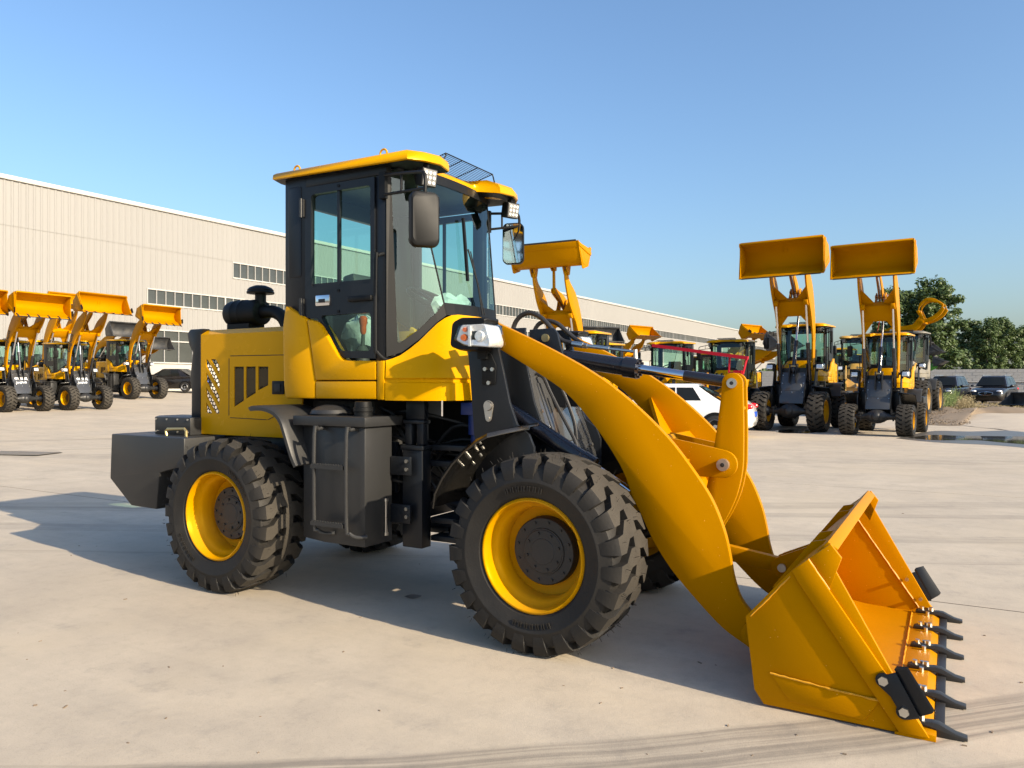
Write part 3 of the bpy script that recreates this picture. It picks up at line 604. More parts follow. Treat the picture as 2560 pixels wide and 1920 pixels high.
m = MB(); m.prism(bp, -.48, -.435); m.cyl((.95, -.50, .17), (.95, -.41, .17), .06, n=20)
m.prism(circ(.293, .804, .062, 0, 360, 18)[:-1], -.45, -.34); m.mir()
bo = part('boom', m, 'boom_orange', rig='boom', bevel=.004, ang=50, sharp=30)
m = MB(); m.cyl((.293, -.345, .804), (.293, -.33, .804), .04, n=16).mir(); part('lift_pin', m, 'zinc', rig='boom', parent=bo, lod=1)
# cross beam, gussets, crank bracket (boom rig)
m = MB(); m.prism([(.18, 1.12), (.33, 1.145), (.47, .98), (.46, .86), (.34, .84), (.25, .98)], -.436, .436)
part('cross_beam', m, 'boom_orange', rig='boom', bevel=.006)
m = MB()
for s in (-1, 1):
    a = [(.044, s * .437, 1.352), (.20, s * .437, 1.10), (.235, s * .12, 1.11)]; b = [(x + .02, y, z + .012) for x, y, z in a]; m.add(a + b, [(0, 1, 2), (5, 4, 3), (0, 3, 4, 1), (1, 4, 5, 2), (2, 5, 3, 0)])
    a = [(.40, s * .437, .86), (.56, s * .437, .58), (.42, s * .12, .85)]; b = [(x + .02, y, z + .012) for x, y, z in a]; m.add(a + b, [(0, 1, 2), (5, 4, 3), (0, 3, 4, 1), (1, 4, 5, 2), (2, 5, 3, 0)])
part('gusset', m, 'boom_orange', rig='boom')
m = MB(); m.prism([(.30, 1.15), (.634, 1.088)] + circ(.695, .995, .078, 75, -80, 9) + [(.55, .917), (.36, .90)], -.135, -.112); m.mir(); m.box(.42, .50, -.42, -.13, 1.0, 1.016)
cb = part('crank_bracket', m, 'boom_orange', rig='boom', bevel=.003)
m = MB(); m.cyl((.697, -.165, .993), (.697, .165, .993), .034, n=20); part('pivot_pin', m, 'steel_worn', rig='boom', parent=cb)
m = MB(); m.cyl((.697, -.169, .993), (.697, -.164, .993), .012, n=12); m.cyl((.697, -.174, .993), (.697, -.168, .993), .005, n=8); part('grease_nipple', m, 'grey_paint', rig='boom', parent=cb, lod=1)
kp = crom2([(.668, 1.455), (.662, 1.38), (.64, 1.2), (.612, 1.03), (.585, .88), (.545, .72), (.505, .58), (.492, .49)], 3) + circ(.55, .49, .058, 180, 320, 7) + crom2([(.612, .515), (.66, .62), (.705, .70), (.755, .82), (.785, .96), (.79, 1.09), (.79, 1.25), (.786, 1.42)], 3) + circ(.726, 1.455, .060, 5, 175, 9)
m = MB(); m.prism(kp, -.060, -.034); m.mir(); m.cyl((.66, -.034, 1.12), (.66, .034, 1.12), .03, n=12); m.cyl((.772, -.034, 1.31), (.772, .034, 1.31), .012, n=10)
kr = part('bell_crank', m, 'boom_orange', rig='crank', bevel=.003)
m = MB(); m.cyl((.726, -.074, 1.455), (.726, .074, 1.455), .029, n=20); part('crank_pin', m, 'zinc', rig='crank', parent=kr)
m = MB(); m.cyl((.726, -.078, 1.455), (.726, -.073, 1.455), .011, n=12); m.cyl((.726, -.082, 1.455), (.726, -.077, 1.455), .005, n=8); part('grease_nipple', m, 'grey_paint', rig='crank', parent=kr, lod=1)
d = (LUG - KB); m = MB(); L0 = d.length; m.prism([(-.05, -.04), (.02, -.045), (L0 - .02, -.04), (L0 + .04, -.035), (L0 + .055, 0), (L0 + .04, .035), (L0 - .02, .04), (.02, .045), (-.05, .04), (-.065, 0)], -.026, .026); part('link', m, 'boom_orange', rig='link', bevel=.004)
# cylinders
m = MB(); m.lathe([(-.05, .035), (.03, .04), (.04, .050), (.62, .050), (.625, .056), (.70, .056), (.705, .03)], (0, 0, 0), 'x', 20, True); lb = m.mesh('lift_cylinder', 'cylinder_paint')
m = MB(); m.lathe([(-.80, .026), (-.05, .026), (-.045, .045), (.045, .045)], (0, 0, 0), 'x', 16, True); lr = m.mesh('lift_rod', 'chrome')
for s in ('liftN', 'liftF'): part('lift_cylinder', lb, None, rig=s + 'b'); part('lift_rod', lr, None, rig=s + 'r')
m = MB(); m.lathe([(-.04, .03), (.02, .045), (.03, .055), (.50, .055), (.505, .064), (.595, .064), (.60, .035)], (0, 0, 0), 'x', 24, True); m.cyl((.03, -.04, 0), (.03, .04, 0), .05, n=16)
for k in range(8): a = k * math.pi / 4; m.hexn((.598, .05 * math.cos(a), .05 * math.sin(a)), (1, 0, 0), .009, .012)
tbp = part('tilt_cylinder', m, 'cylinder_paint', rig='tiltb')
m = MB(); m.lathe([(-.62, .029), (-.30, .029)], (0, 0, 0), 'x', 20, True); part('tilt_rod', m, 'chrome', rig='tiltr')
m = MB(); m.lathe([(-.30, .033), (-.05, .033), (-.03, .03), (.0, .03)], (0, 0, 0), 'x', 20, True); m.cyl((0, -.032, 0), (0, .032, 0), .05, n=18); part('rod_end', m, 'cylinder_paint', rig='tiltr')
m = MB()
for s in (-1, 1): m.prism([(-.60, 1.30), (-.575, 1.805), (-.40, 1.81), (-.375, 1.78), (-.335, 1.64), (-.31, 1.3)], *sorted((s * .075, s * .10)))
m.box(-.60, -.56, -.315, .315, 1.3, 1.7); tpl = part('tilt_bracket', m, 'dark_paint', bevel=.004)
m = MB(); m.cyl((-.454, -.115, 1.747), (-.454, .115, 1.747), .026, n=18); part('bracket_pin', m, 'brass', parent=tpl)
# hydraulic lines on the hero's tilt cylinder
def P5(x, y, Y): return yp(1130 + x / 2.2425, 760 + y / 2.2425, Y)
m = MB(); m.tube([P5(340, 150, 0), P5(355, 105, 0), P5(385, 68, 0), P5(430, 50, 0), P5(480, 65, 0), P5(530, 105, 0), P5(580, 165, 0), P5(620, 205, 0), P5(700, 227, 0)], .0165, 10, 4)
m.tube([P5(455, 190, .06), P5(465, 145, .06), P5(490, 110, .06), P5(535, 95, .06), P5(590, 110, .06), P5(640, 152, .06), P5(690, 195, .06), P5(730, 222, .03)], .015, 10, 4)
P1 = lambda x, y, Y: yp(1180 + x / 4.366, 800 + y / 4.366, Y)
m.tube([P1(700, 590, -.2), P1(780, 630, -.2), P1(850, 780, -.2), P1(950, 980, -.2), P1(1050, 1170, -.2), P1(1120, 1310, -.2), P1(1150, 1420, -.2)], .012, 8, 4)
m.tube([P1(980, 760, -.17), P1(1030, 870, -.17), P1(1080, 1000, -.17), P1(1120, 1130, -.17), P1(1140, 1300, -.17)], .012, 8, 4)
part('hydraulic_hose', m, 'hose', lod=1)
m = MB(); m.tube([P5(675, 222, 0), P5(735, 232, 0)], .019, 10); m.tube([P5(735, 232, 0), P5(880, 250, 0)], .013, 10); m.tube([P5(870, 250, 0), P5(1030, 268, 0)], .009, 10); m.tube([P5(1028, 255, 0), P5(1030, 320, 0)], [.014, .016], 10); m.hexn(P5(735, 232, 0), (1, 0, -.15), .018, .03)
m.tube([P5(625, 215, 0), P5(628, 260, 0)], .012, 8); m.tube([P5(598, 215, -.03), P5(600, 260, -.03)], .012, 8)
for k in range(2): m.tube([P1(560 + k * 45, 630 + k * 20, -.2), P1(575 + k * 45, 625 + k * 20, -.2)], .018, 10); m.tube([P1(570 + k * 45, 630 + k * 20, -.2), P1(690 + k * 30, 585 + k * 20, -.2)], .011, 8)
part('hydraulic_pipe', m, 'zinc', lod=1)
m = MB(); y = .095; A = P5(1125, 232, y); B = P5(1660, 303, y); m.obox((A + B) / 2, (B - A).length, .03, .020, Matrix.Rotation(-math.atan2(B.z - A.z, B.x - A.x), 3, 'Y'))
m.tube([P5(1558, 300, y), P5(1552, 383, y), P5(1632, 390, y), P5(1652, 305, y)], .008, 4); m.box(.70, .75, .07, .10, 1.46, 1.53)
part('safety_strut', m, 'red_paint', lod=1)
MS = lambda p, q: Matrix.Translation(p) @ Matrix.Rotation(-math.atan2(q.z - p.z, q.x - p.x), 4, 'Y')
m = MB(); m.box(.0, .50, .055, .085, -.012, .012); part('safety_strut', m, 'red_paint', rig='tiltr', lod=-1)

# ---- bucket
side = [(1.40, .715), (1.365, .755), (1.277, .688), (1.209, .630), (1.006, .393), (1.045, .07), (1.086, .012), (1.604, .006), (1.735, .012)]
m = MB()
for s in (-1, 1): m.prism([(1.362, .690), (1.277, .688), (1.209, .630), (1.006, .393), (1.045, .07), (1.086, .012), (1.604, .006), (1.735, .012)], *sorted((s * .935, s * .955)))
sh = crom2([(1.365, .752), (1.25, .66), (1.145, .54), (1.085, .41), (1.075, .28), (1.115, .14), (1.20, .055), (1.30, .026), (1.45, .016), (1.66, .012)], 4)
inn = []
for i, (x, z) in enumerate(sh):
    a = sh[min(i + 1, len(sh) - 1)]; b = sh[max(i - 1, 0)]; dd = Vector((a[0] - b[0], a[1] - b[1])).normalized(); inn.append((x - dd.y * .012, z + dd.x * .012))
m.prism(sh + inn[::-1], -.936, .936)
bk_ = part('bucket', m, 'boom_orange', rig='bucket', opt='bucket', bevel=.003, ang=50, sharp=30)
m = MB()
for s in (-1, 1):
    m.prism([(1.277, .688), (1.209, .630), (1.235, .585), (1.632, .014), (1.742, .014), (1.362, .565)], *sorted((s * .955, s * .972)))
    m.prism([(1.277, .688), (1.366, .761), (1.411, .703), (1.362, .563)], *sorted((s * .935, s * .957)))
    m.prism([(1.117, .158), (1.383, .135), (1.558, .124), (1.50, .031), (1.198, .050)], *sorted((s * .955, s * .963)))
part('side_plate', m, 'boom_orange', rig='bucket', opt='bucket', parent=bk_, bevel=.003)
pbr('weld', (.58, .27, .004), .5, var=.2, scale=60)
m = MB(); rw = random.Random(3)
def bead(a, b, r=.0045):
    a = Vector(a); b = Vector(b); n = max(4, int((b - a).length / .02)); m.tube([a.lerp(b, k / n) + Vector((rw.uniform(-1, 1), 0, rw.uniform(-1, 1))) * .0012 for k in range(n + 1)], [r * rw.uniform(.7, 1.3) for k in range(n + 1)], 6)
bead((1.117, -.963, .160), (1.383, -.963, .137)); bead((1.383, -.963, .137), (1.558, -.963, .126)); bead((1.277, -.962, .688), (1.362, -.962, .565)); bead((1.25, .932, .63), (1.64, .932, .05), .005); bead((1.605, -.90, .032), (1.605, .90, .032), .004); bead((1.20, -.956, .60), (1.03, -.956, .40), .004)
part('weld_bead', m, 'weld', rig='bucket', opt='bucket', parent=bk_, lod=1)
m = MB(); m.prism([(1.352, .765), (1.395, .735), (1.345, .690), (1.305, .715)], -.93, .93); part('top_rim', m, 'boom_orange', rig='bucket', opt='bucket', parent=bk_, bevel=.004)
m = MB(); m.prism([(1.614, -.0), (1.614, .012), (1.72, .030), (1.765, .026), (1.765, .0)], -.965, -.90); m.mir(); m.prism([(1.60, .0), (1.60, .030), (1.72, .034), (1.755, .014), (1.755, .0)], -.90, .90); part('lip_plate', m, 'boom_orange', rig='bucket', opt='bucket', parent=bk_, bevel=.002)
m = MB(); m.box(1.7555, 1.795, -.90, .90, .0, .018); part('cutting_edge', m, 'grey_paint', rig='bucket', opt='bucket', parent=bk_, bevel=.004)
for s in (-1, 1):
    m = MB(); m.prism(circ(1.573, .221, .030, 60, 240, 8) + [(1.60, .16)] + circ(1.650, .105, .030, 150, 290, 8) + [(1.71, .092), (1.62, .262)], *sorted((s * .973, s * .985)))
    a = [(1.612, s * .974, .272), (1.705, s * .974, .094), (1.752, s * .998, .126), (1.655, s * 1.0, .285)]; o = Vector((.010, 0, .016)); m.add(a + [tuple(Vector(p) + o) for p in a], [(0, 1, 2, 3), (7, 6, 5, 4), (0, 4, 5, 1), (1, 5, 6, 2), (2, 6, 7, 3), (3, 7, 4, 0)])
    sc = part('side_cutter', m, 'dark_paint', rig='bucket', parent=None, bevel=.002, opt='teeth')
    m = MB()
    for x, z in ((1.573, .221), (1.650, .108)): m.hexn((x, s * .984, z), (0, s, 0), .020, .014); m.cyl((x, s * .93, z), (x, s * .90, z), .011, n=6)
    part('cutter_bolt', m, 'zinc', rig='bucket', parent=sc, lod=1)
tm = MB(); tp = [(1.622, .034), (1.628, .050), (1.645, .056), (1.70, .050), (1.748, .056), (1.775, .054), (1.80, .042), (1.835, .026), (1.876, .018), (1.876, .004), (1.80, .0), (1.762, .0), (1.757, .030), (1.70, .034)]
tm.prism(tp, -.022, .022); tooth_me = tm.mesh('tooth', 'grey_paint', .003)
tm = MB()
for x, y in ((1.66, 0), (1.71, 0)): tm.hexn((x, y, .052), (0, 0, 1), .012, .020)
for y in (-.05, .05): tm.hexn((1.69, y, .030), (0, 0, 1), .011, .026)
tb_me = tm.mesh('tooth_bolt', 'zinc')
for k in range(6):
    y = -.885 + k * .354; t = part('tooth', tooth_me, None, rig=('bucket', Matrix.Translation((0, y, 0))), opt='teeth'); part('tooth_bolt', tb_me, None, parent=t, lod=1)
m = MB()
for s in (-1, 1): m.prism([(1.160, .570), (.985, .488)] + circ(1.0, .43, .058, 100, 250, 7) + [(1.079, .32)], *sorted((s * .036, s * .058)))
for y in (-.62, -.36, .36, .62): m.prism([(1.33, .72), (1.24, .70), (1.06, .46), (1.09, .45), (1.20, .60)], y - .009, y + .009)
for s in (-1, 1):
    for q in (.40, .50): m.prism([(1.078, .36), (.93, .24)] + circ(.95, .17, .07, 110, 270, 6) + [(1.12, .08)], *sorted((s * q - .011, s * q + .011)))
lg = part('bucket_lug', m, 'boom_orange', rig='bucket', opt='bucket', bevel=.003)
m = MB(); m.cyl((1.001, -.075, .429), (1.001, .075, .429), .023, n=18); part('lug_pin', m, 'steel_worn', rig='bucket', opt='bucket', parent=lg)

# grapple fork carried by one loader instead of a bucket
m = MB()
for s in (-1, 1):
    lo_ = crom2([(1.0, .06), (1.25, .02), (1.5, .05), (1.75, .14), (1.95, .30)], 4); m.prism(lo_ + [(x - .05, z + .15) for x, z in reversed(lo_)], s * .42 - .05, s * .42 + .05)
    hi_ = crom2([(.98, .60), (1.15, .88), (1.45, 1.0), (1.75, .86), (1.96, .52)], 4); m.prism(hi_ + [(x - .03, z - .14) for x, z in reversed(hi_)], s * .30 - .05, s * .30 + .05)
m.box(.94, 1.06, -.5, .5, .04, .16); m.box(.94, 1.04, -.4, .4, .52, .64); m.prism([(.96, .08), (1.10, .10), (1.08, .62), (.96, .62)], -.34, -.28); m.prism([(.96, .08), (1.10, .10), (1.08, .62), (.96, .62)], .28, .34)
part('grapple', m, 'boom_orange', rig='bucket', opt='grapple', bevel=.005)

# ---- printed lettering seen on some background loaders
MT = Matrix.Translation((cov(1.33) + .0125, 0, 1.335)) @ Matrix.Rotation(-math.atan(.372), 4, 'Y') @ Matrix.Rotation(R(90), 4, 'Z') @ Matrix.Rotation(R(90), 4, 'X')
part('cover_print', textmesh('cover_print', '\u4e2d\u56fd\u9f99\u5177', .125, 'print_white', MT), None, lod=-1, opt='print')
MT = Matrix.Translation((cov(1.19) + .0125, 0, 1.19)) @ Matrix.Rotation(-math.atan(.372), 4, 'Y') @ Matrix.Rotation(R(90), 4, 'Z') @ Matrix.Rotation(R(90), 4, 'X')
part('cover_print', textmesh('cover_print', 'LonJAnG', .105, 'print_white', MT), None, lod=-1, opt='print')
MT = Matrix.Translation((.16, -.4825, 1.315)) @ Matrix.Rotation(R(41), 4, 'Y') @ Matrix.Rotation(R(90), 4, 'X')
part('boom_print', textmesh('boom_print', 'LonJAnG', .17, 'print_black', MT), None, rig='boom', lod=-1, opt='print')

# ------------------------------------------------------------------ posing and placing loaders
def rot_about(p, a): return Matrix.Translation(p) @ Matrix.Rotation(-a, 4, 'Y') @ Matrix.Translation(-p)
def rigs(alpha, beta, bs=1, ks=1):
    a = R(alpha); Mb = rot_about(PIV, a) @ Matrix.Translation(PIV) @ Matrix.Diagonal((bs, 1, bs, 1)) @ Matrix.Translation(-PIV); b1 = Mb @ BPIN
    Mk = Matrix.Translation(b1) @ Matrix.Rotation(-R(beta), 4, 'Y') @ Matrix.Diagonal((ks, ks, ks, 1)) @ Matrix.Translation(-BPIN); lug = Mk @ LUG; k1 = Mb @ KP
    best = (9, 0)
    for g in range(-110, 111, 1):
        q = rot_about(k1, R(g)) @ (Mb @ KB); e = abs((lug - q).length - L0 * bs) + (abs(g) * 1e-4)
        if e < best[0]: best = (e, g)
    Mc = rot_about(k1, R(best[1] if alpha else 0)) @ Mb; kt, kb = Mc @ KT, Mc @ KB; lt = Mb @ LT
    tk_ = Matrix.Diagonal((max(1, (kt - TB).length / 1.19), 1, 1, 1)); lk_ = Matrix.Diagonal((max(1, (lt - LB).length / 1.42), 1, 1, 1))
    ln = MS(kb, lug) @ Matrix.Diagonal(((lug - kb).length / L0, 1, 1, 1))
    r = dict(body=Matrix.Identity(4), boom=Mb, bucket=Mk, crank=Mc, link=ln, tiltb=MS(TB, kt) @ tk_, tiltr=Matrix.Translation(kt - TB) @ MS(TB, kt) @ tk_)
    for nm, y in (('liftN', -.39), ('liftF', .39)):
        o = Matrix.Translation((0, y, 0)); r[nm + 'b'] = o @ MS(LB, lt) @ lk_; r[nm + 'r'] = o @ Matrix.Translation(lt - LB) @ MS(LB, lt) @ lk_
    return r
def place_loader(label, loc, yaw, scale=1, pose=(0, 0), hero=False, group=None, opts=('bucket', 'teeth'), swap=None, ws=1, name='wheel_loader'):
    root = new(name, None); root.empty_display_size = .3; root.location = loc; root.rotation_euler = (0, 0, R(yaw)); root.scale = (scale,) * 3
    tag(root, label, 'wheel loader', group); rg = rigs(*pose); made = {}
    for i, p in enumerate(PARTS):
        if (p['lod'] == 1 and not hero) or (p['lod'] == -1 and hero): continue
        if p['opt'] and p['opt'] not in opts: continue
        par = p['parent']
        if par is not None and par not in made: continue
        rig = p['rig']
        if par is not None: M = Matrix.Identity(4)
        elif isinstance(rig, str): M = rg[rig]
        elif isinstance(rig, tuple): M = rg[rig[0]] @ rig[1]
        else: M = Matrix.Translation((rig.translation.x, rig.translation.y, WZ * ws)) @ rig.to_3x3().to_4x4() @ Matrix.Diagonal((ws, 1, ws, 1))
        o = new(p['name'], p['me'], made[par] if par is not None else root, M); made[i] = o
        if swap and len(p['me'].materials):
            rk = p['rig'] if isinstance(p['rig'], str) else p['rig'][0] if isinstance(p['rig'], tuple) else 'wheel'
            for key in ((rk, p['me'].materials[0].name), ('*', p['me'].materials[0].name)):
                if key in swap: o.material_slots[0].link = 'OBJECT'; o.material_slots[0].material = MATS[swap[key]]; break
    return root
hero = place_loader('large yellow wheel loader in the foreground with its toothed bucket on the concrete', (0, 0, 0), 0, 1, (0, 0), True)

# ================================================================== THE SETTING
# ---- concrete
def concrete():
    m = bpy.data.materials.new('concrete'); MATS['concrete'] = m; N, L = nodes_of(m); b = N['Principled BSDF']
    ge = N.new('ShaderNodeNewGeometry'); P = ge.outputs['Position']
    def nz(sc, det=6, rough=.6, vec=None):
        n = N.new('ShaderNodeTexNoise'); n.inputs['Scale'].default_value = sc; n.inputs['Detail'].default_value = det; n.inputs['Roughness'].default_value = rough; L.new(vec or P, n.inputs[0]); return n.outputs[0]
    def mp(vec, scale, rot=0):
        q = N.new('ShaderNodeMapping'); q.inputs['Scale'].default_value = scale; q.inputs['Rotation'].default_value = (0, 0, rot); L.new(vec, q.inputs[0]); return q.outputs[0]
    def ramp(v, a, b_, c0=(0, 0, 0), c1=(1, 1, 1)):
        r = N.new('ShaderNodeValToRGB'); r.color_ramp.elements[0].position = a; r.color_ramp.elements[1].position = b_; r.color_ramp.elements[0].color = (*c0, 1); r.color_ramp.elements[1].color = (*c1, 1); L.new(v, r.inputs[0]); return r.outputs[0]
    def mix(f, a, c, t='MIX'):
        x = N.new('ShaderNodeMixRGB'); x.blend_type = t
        for s, v in zip(x.inputs, (f, a, c)):
            if isinstance(v, (int, float)): s.default_value = v if s.type == 'VALUE' else (v, v, v, 1)
            elif isinstance(v, tuple): s.default_value = (*v, 1)
            else: L.new(v, s)
        return x.outputs[0]
    def math_(op, a, c=None):
        x = N.new('ShaderNodeMath'); x.operation = op
        for s, v in zip(x.inputs, (a, c)):
            if v is None: continue
            if isinstance(v, (int, float)): s.default_value = v
            else: L.new(v, s)
        return x.outputs[0]
    c = mix(ramp(nz(.35), .35, .68), (.43, .37, .29), (.52, .452, .355))
    c = mix(ramp(nz(1.6, 8, .7), .42, .75), c, (.38, .33, .265)); 
    c = mix(math_('MULTIPLY', ramp(nz(9, 6, .75), .5, .8), .35), c, (.24, .215, .18))
    c = mix(math_('MULTIPLY', ramp(nz(140, 3, .7), .56, .70), .45), c, (.17, .15, .13))        # aggregate specks
    c = mix(math_('MULTIPLY', ramp(nz(220, 2, .5), .60, .72), .35), c, (.56, .51, .43))
    c = mix(math_('MULTIPLY', ramp(nz(.55, 5, .6, mp(P, (1, 1, 1), 1.0)), .48, .62), .45), c, (.50, .425, .315))   # yellowish dry patches
    c = mix(math_('MULTIPLY', ramp(nz(3.1, 7, .72), .58, .70), .40), c, (.245, .225, .20))   # grey scuffs
    st = ramp(nz(3, 4, .6, mp(P, (.12, 1.2, 1), R(-5))), .5, .72); c = mix(math_('MULTIPLY', st, .22), c, (.26, .235, .20))  # broom / traffic streaks
    sx = N.new('ShaderNodeSeparateXYZ'); L.new(P, sx.inputs[0])
    def band(p, q, w, s, lines, curve=0, extent=None):
        p = Vector(p); q = Vector(q); d = (q - p).normalized(); n = Vector((-d.y, d.x)); cc = p.dot(n)
        t = math_('ADD', math_('MULTIPLY', sx.outputs[0], d.x), math_('MULTIPLY', sx.outputs[1], d.y)); t = math_('SUBTRACT', t, p.dot(d))
        dd = math_('SUBTRACT', math_('ADD', math_('MULTIPLY', sx.outputs[0], n.x), math_('MULTIPLY', sx.outputs[1], n.y)), cc)
        if curve: dd = math_('SUBTRACT', dd, math_('MULTIPLY', math_('MULTIPLY', t, t), curve))
        wob = math_('MULTIPLY', math_('SUBTRACT', nz(.8, 2), .5), .12); dd = math_('ADD', dd, wob)
        a = math_('ABSOLUTE', dd); mk = N.new('ShaderNodeMapRange'); mk.interpolation_type = 'SMOOTHSTEP'; mk.inputs[1].default_value = w; mk.inputs[2].default_value = w * .72; L.new(a, mk.inputs[0])
        cx = N.new('ShaderNodeCombineXYZ'); L.new(math_('MULTIPLY', dd, lines * .33), cx.inputs[0]); L.new(math_('MULTIPLY', t, .35), cx.inputs[1]); rib = ramp(nz(1.0, 4, .6, cx.outputs[0]), .32, .60)
        v = math_('MULTIPLY', math_('MULTIPLY', mk.outputs[0], rib), math_('ADD', math_('MULTIPLY', nz(2.2, 5), .8), .5))
        if extent:
            e = N.new('ShaderNodeMapRange'); e.interpolation_type = 'SMOOTHSTEP'; e.inputs[1].default_value = extent[0]; e.inputs[2].default_value = extent[0] + .8; L.new(t, e.inputs[0]); v = math_('MULTIPLY', v, e.outputs[0])
        return math_('MULTIPLY', v, s)
    for args in (((.348, -2.02), (2.0, -.70), .19, .6, 75, .03), ((1.70, -1.42), (2.07, -1.12), .15, .6, 80, .0), ((-1.35, -3.0), (.35, -2.12), .05, .4, 60, 0), ((-.22, 4.9), (2.57, 6.5), .28, .26, 40, 0), ((-.1, 4.2), (2.5, 5.5), .16, .32, 60, 0), ((.3, 3.0), (2.4, 4.0), .20, .26, 50, 0), ((.9, 2.2), (2.4, 2.95), .06, .25, 60, 0),
                 ((-14.9, 4.7), (-14.2, 5.75), .10, .4, 60, 0), ((-17.9, 5.3), (-16.7, 7.3), .30, .35, 30, 0), ((-3, 9.5), (4, 13), .5, .25, 20, 0)):
        c = mix(band(*args), c, (.085, .078, .072))
    L.new(c, b.inputs['Base Color'])
    L.new(ramp(nz(2.5, 6), .3, .8, (.72,) * 3, (.93,) * 3), b.inputs['Roughness']); b.inputs['Specular IOR Level'].default_value = .3
    bp = N.new('ShaderNodeBump'); bp.inputs['Strength'].default_value = .35; bp.inputs['Distance'].default_value = .006
    L.new(math_('ADD', math_('MULTIPLY', nz(160, 3), .6), nz(18, 5)), bp.inputs['Height']); L.new(bp.outputs[0], b.inputs['Normal'])
concrete()
pbr('soil', (.19, .145, .10), .95, var=.3, scale=1.5, bump=.5, bscale=12); pbr('sand', (.44, .38, .30), .95, var=.15, scale=1.2, bump=.4, bscale=10)
pbr('joint_dirt', (.06, .05, .04), .95, var=.3)
XS = [-400, -120, -60] + [-46 + 1.5 * i for i in range(28)] + [-2, 6, 20, 45, 120, 400]
def sheet(x0, x1, y0, y1, dz, mat, name):
    xs = sorted(set([x0, x1] + [x for x in XS if x0 < x < x1])); m = MB()
    m.rings([[(x, y0, gz(x) + dz) for x in xs], [(x, y1, gz(x) + dz) for x in xs]], False, False, False); return m.mesh(name, mat, sharp=60)
ground = tag(new('ground', sheet(-400, 400, -300, 500, -.022, 'soil', 'ground')), kind='structure')
filler = tag(new('joint_filler', sheet(-46, 40, -22, 45, -.014, 'joint_dirt', 'joint_filler'), ground), kind='structure')
ys = [1.335 + 5.87 * k for k in range(-4, 8)]
for a, b in zip(ys[:-1], ys[1:]): new('concrete_slab', sheet(-46, 40, a + .006, b - .006, 0, 'concrete', 'concrete_slab'), ground)

# ---- factory building
pbr('cladding_paint', (.256, .250, .238), .45, var=.05, scale=.35, streak=.08, bump=.02, dust=.05, dustcol=(.27, .24, .19)); pbr('trim_white', (.42, .41, .385), .45, var=.05)
pbr('plinth_plaster', (.40, .385, .35), .8, var=.08, scale=.8); pbr('window_dark', (.045, .050, .048), .08, var=.5, scale=.6, spec=.6)
bd = CAM + ray(430, 960) * 52.55; ub = Vector((math.sin(R(2.4)), math.cos(R(2.4)), 0))
bld = new('factory_building', None); bld.location = (bd.x, bd.y, 0); bld.rotation_euler = (0, 0, math.atan2(ub.y, ub.x))
tag(bld, 'long cream corrugated factory hall with ribbon windows behind the parked machines', 'building')
def sp(px):
    d = ray(px, 960); c = CAM.xy - bd.xy; nrm = Vector((-ub.y, ub.x)); k = -(c.dot(nrm)) / d.xy.dot(nrm); return (c + d.xy * k).dot(ub.xy)
GZ = .95; TOP = 13.1; pit = .40
def clad(s0, s1, z0, z1):
    m = MB(); lo_ = []; s = s0
    while s < s1 - .01:
        e = min(s + pit, s1)
        for ds, y in ((0, 0), (.21, 0), (.25, -.034), (.34, -.034), (.38, 0)):
            if s + ds < e: lo_.append((s + ds, y))
        s += pit
    lo_.append((s1, 0)); m.rings([[(a, y, z0) for a, y in lo_], [(a, y, z1) for a, y in lo_]], False, False, False); return m
SA, SU, SE = sp(367), sp(581), 170
def wall(s0, s1, z0, z1, dy=0):
    o = new('cladding', clad(s0, s1, z0, z1).mesh('cladding', 'cladding_paint', smooth=False), bld); o.location.y = dy
wall(-46, SA, 1.55, 10.55); wall(-46, SA, 10.5, TOP, -.022); wall(SA, SE, 7.83, 9.25); wall(SA, SU, 9.25, 10.55); wall(SA, SU, 10.5, TOP, -.022); wall(SU, SE, 10.47, TOP); SG = sp(373); wall(SA, SE, 5.13, 6.73)
m = MB(); m.box(-46, SA, .03, .3, .6, 1.55); m.box(SA, SE, .03, .3, .6, 2.84); m.box(SG + 13, SE, .03, .3, 2.84, 5.13); m.box(SA, SG, .03, .3, 2.84, 5.13); new('plinth', m.mesh('plinth', 'plinth_plaster'), bld)
m = MB(); m.box(-46, SE, -.16, .35, TOP, TOP + .26); new('gutter', m.mesh('gutter', 'trim_white', .02), bld)
m = MB(); m.box(-46, SE, .31, 42, .6, TOP); new('hall_body', m.mesh('hall_body', 'cladding_paint'), bld)
m = MB(); m.prism([(.3, TOP + .05), (21, TOP + 1.6), (42, TOP + .05)], -46, SE, 'x'); new('roof', m.mesh('roof', 'trim_white'), bld)
PW, NP = .68, 9; pane_cache = {}
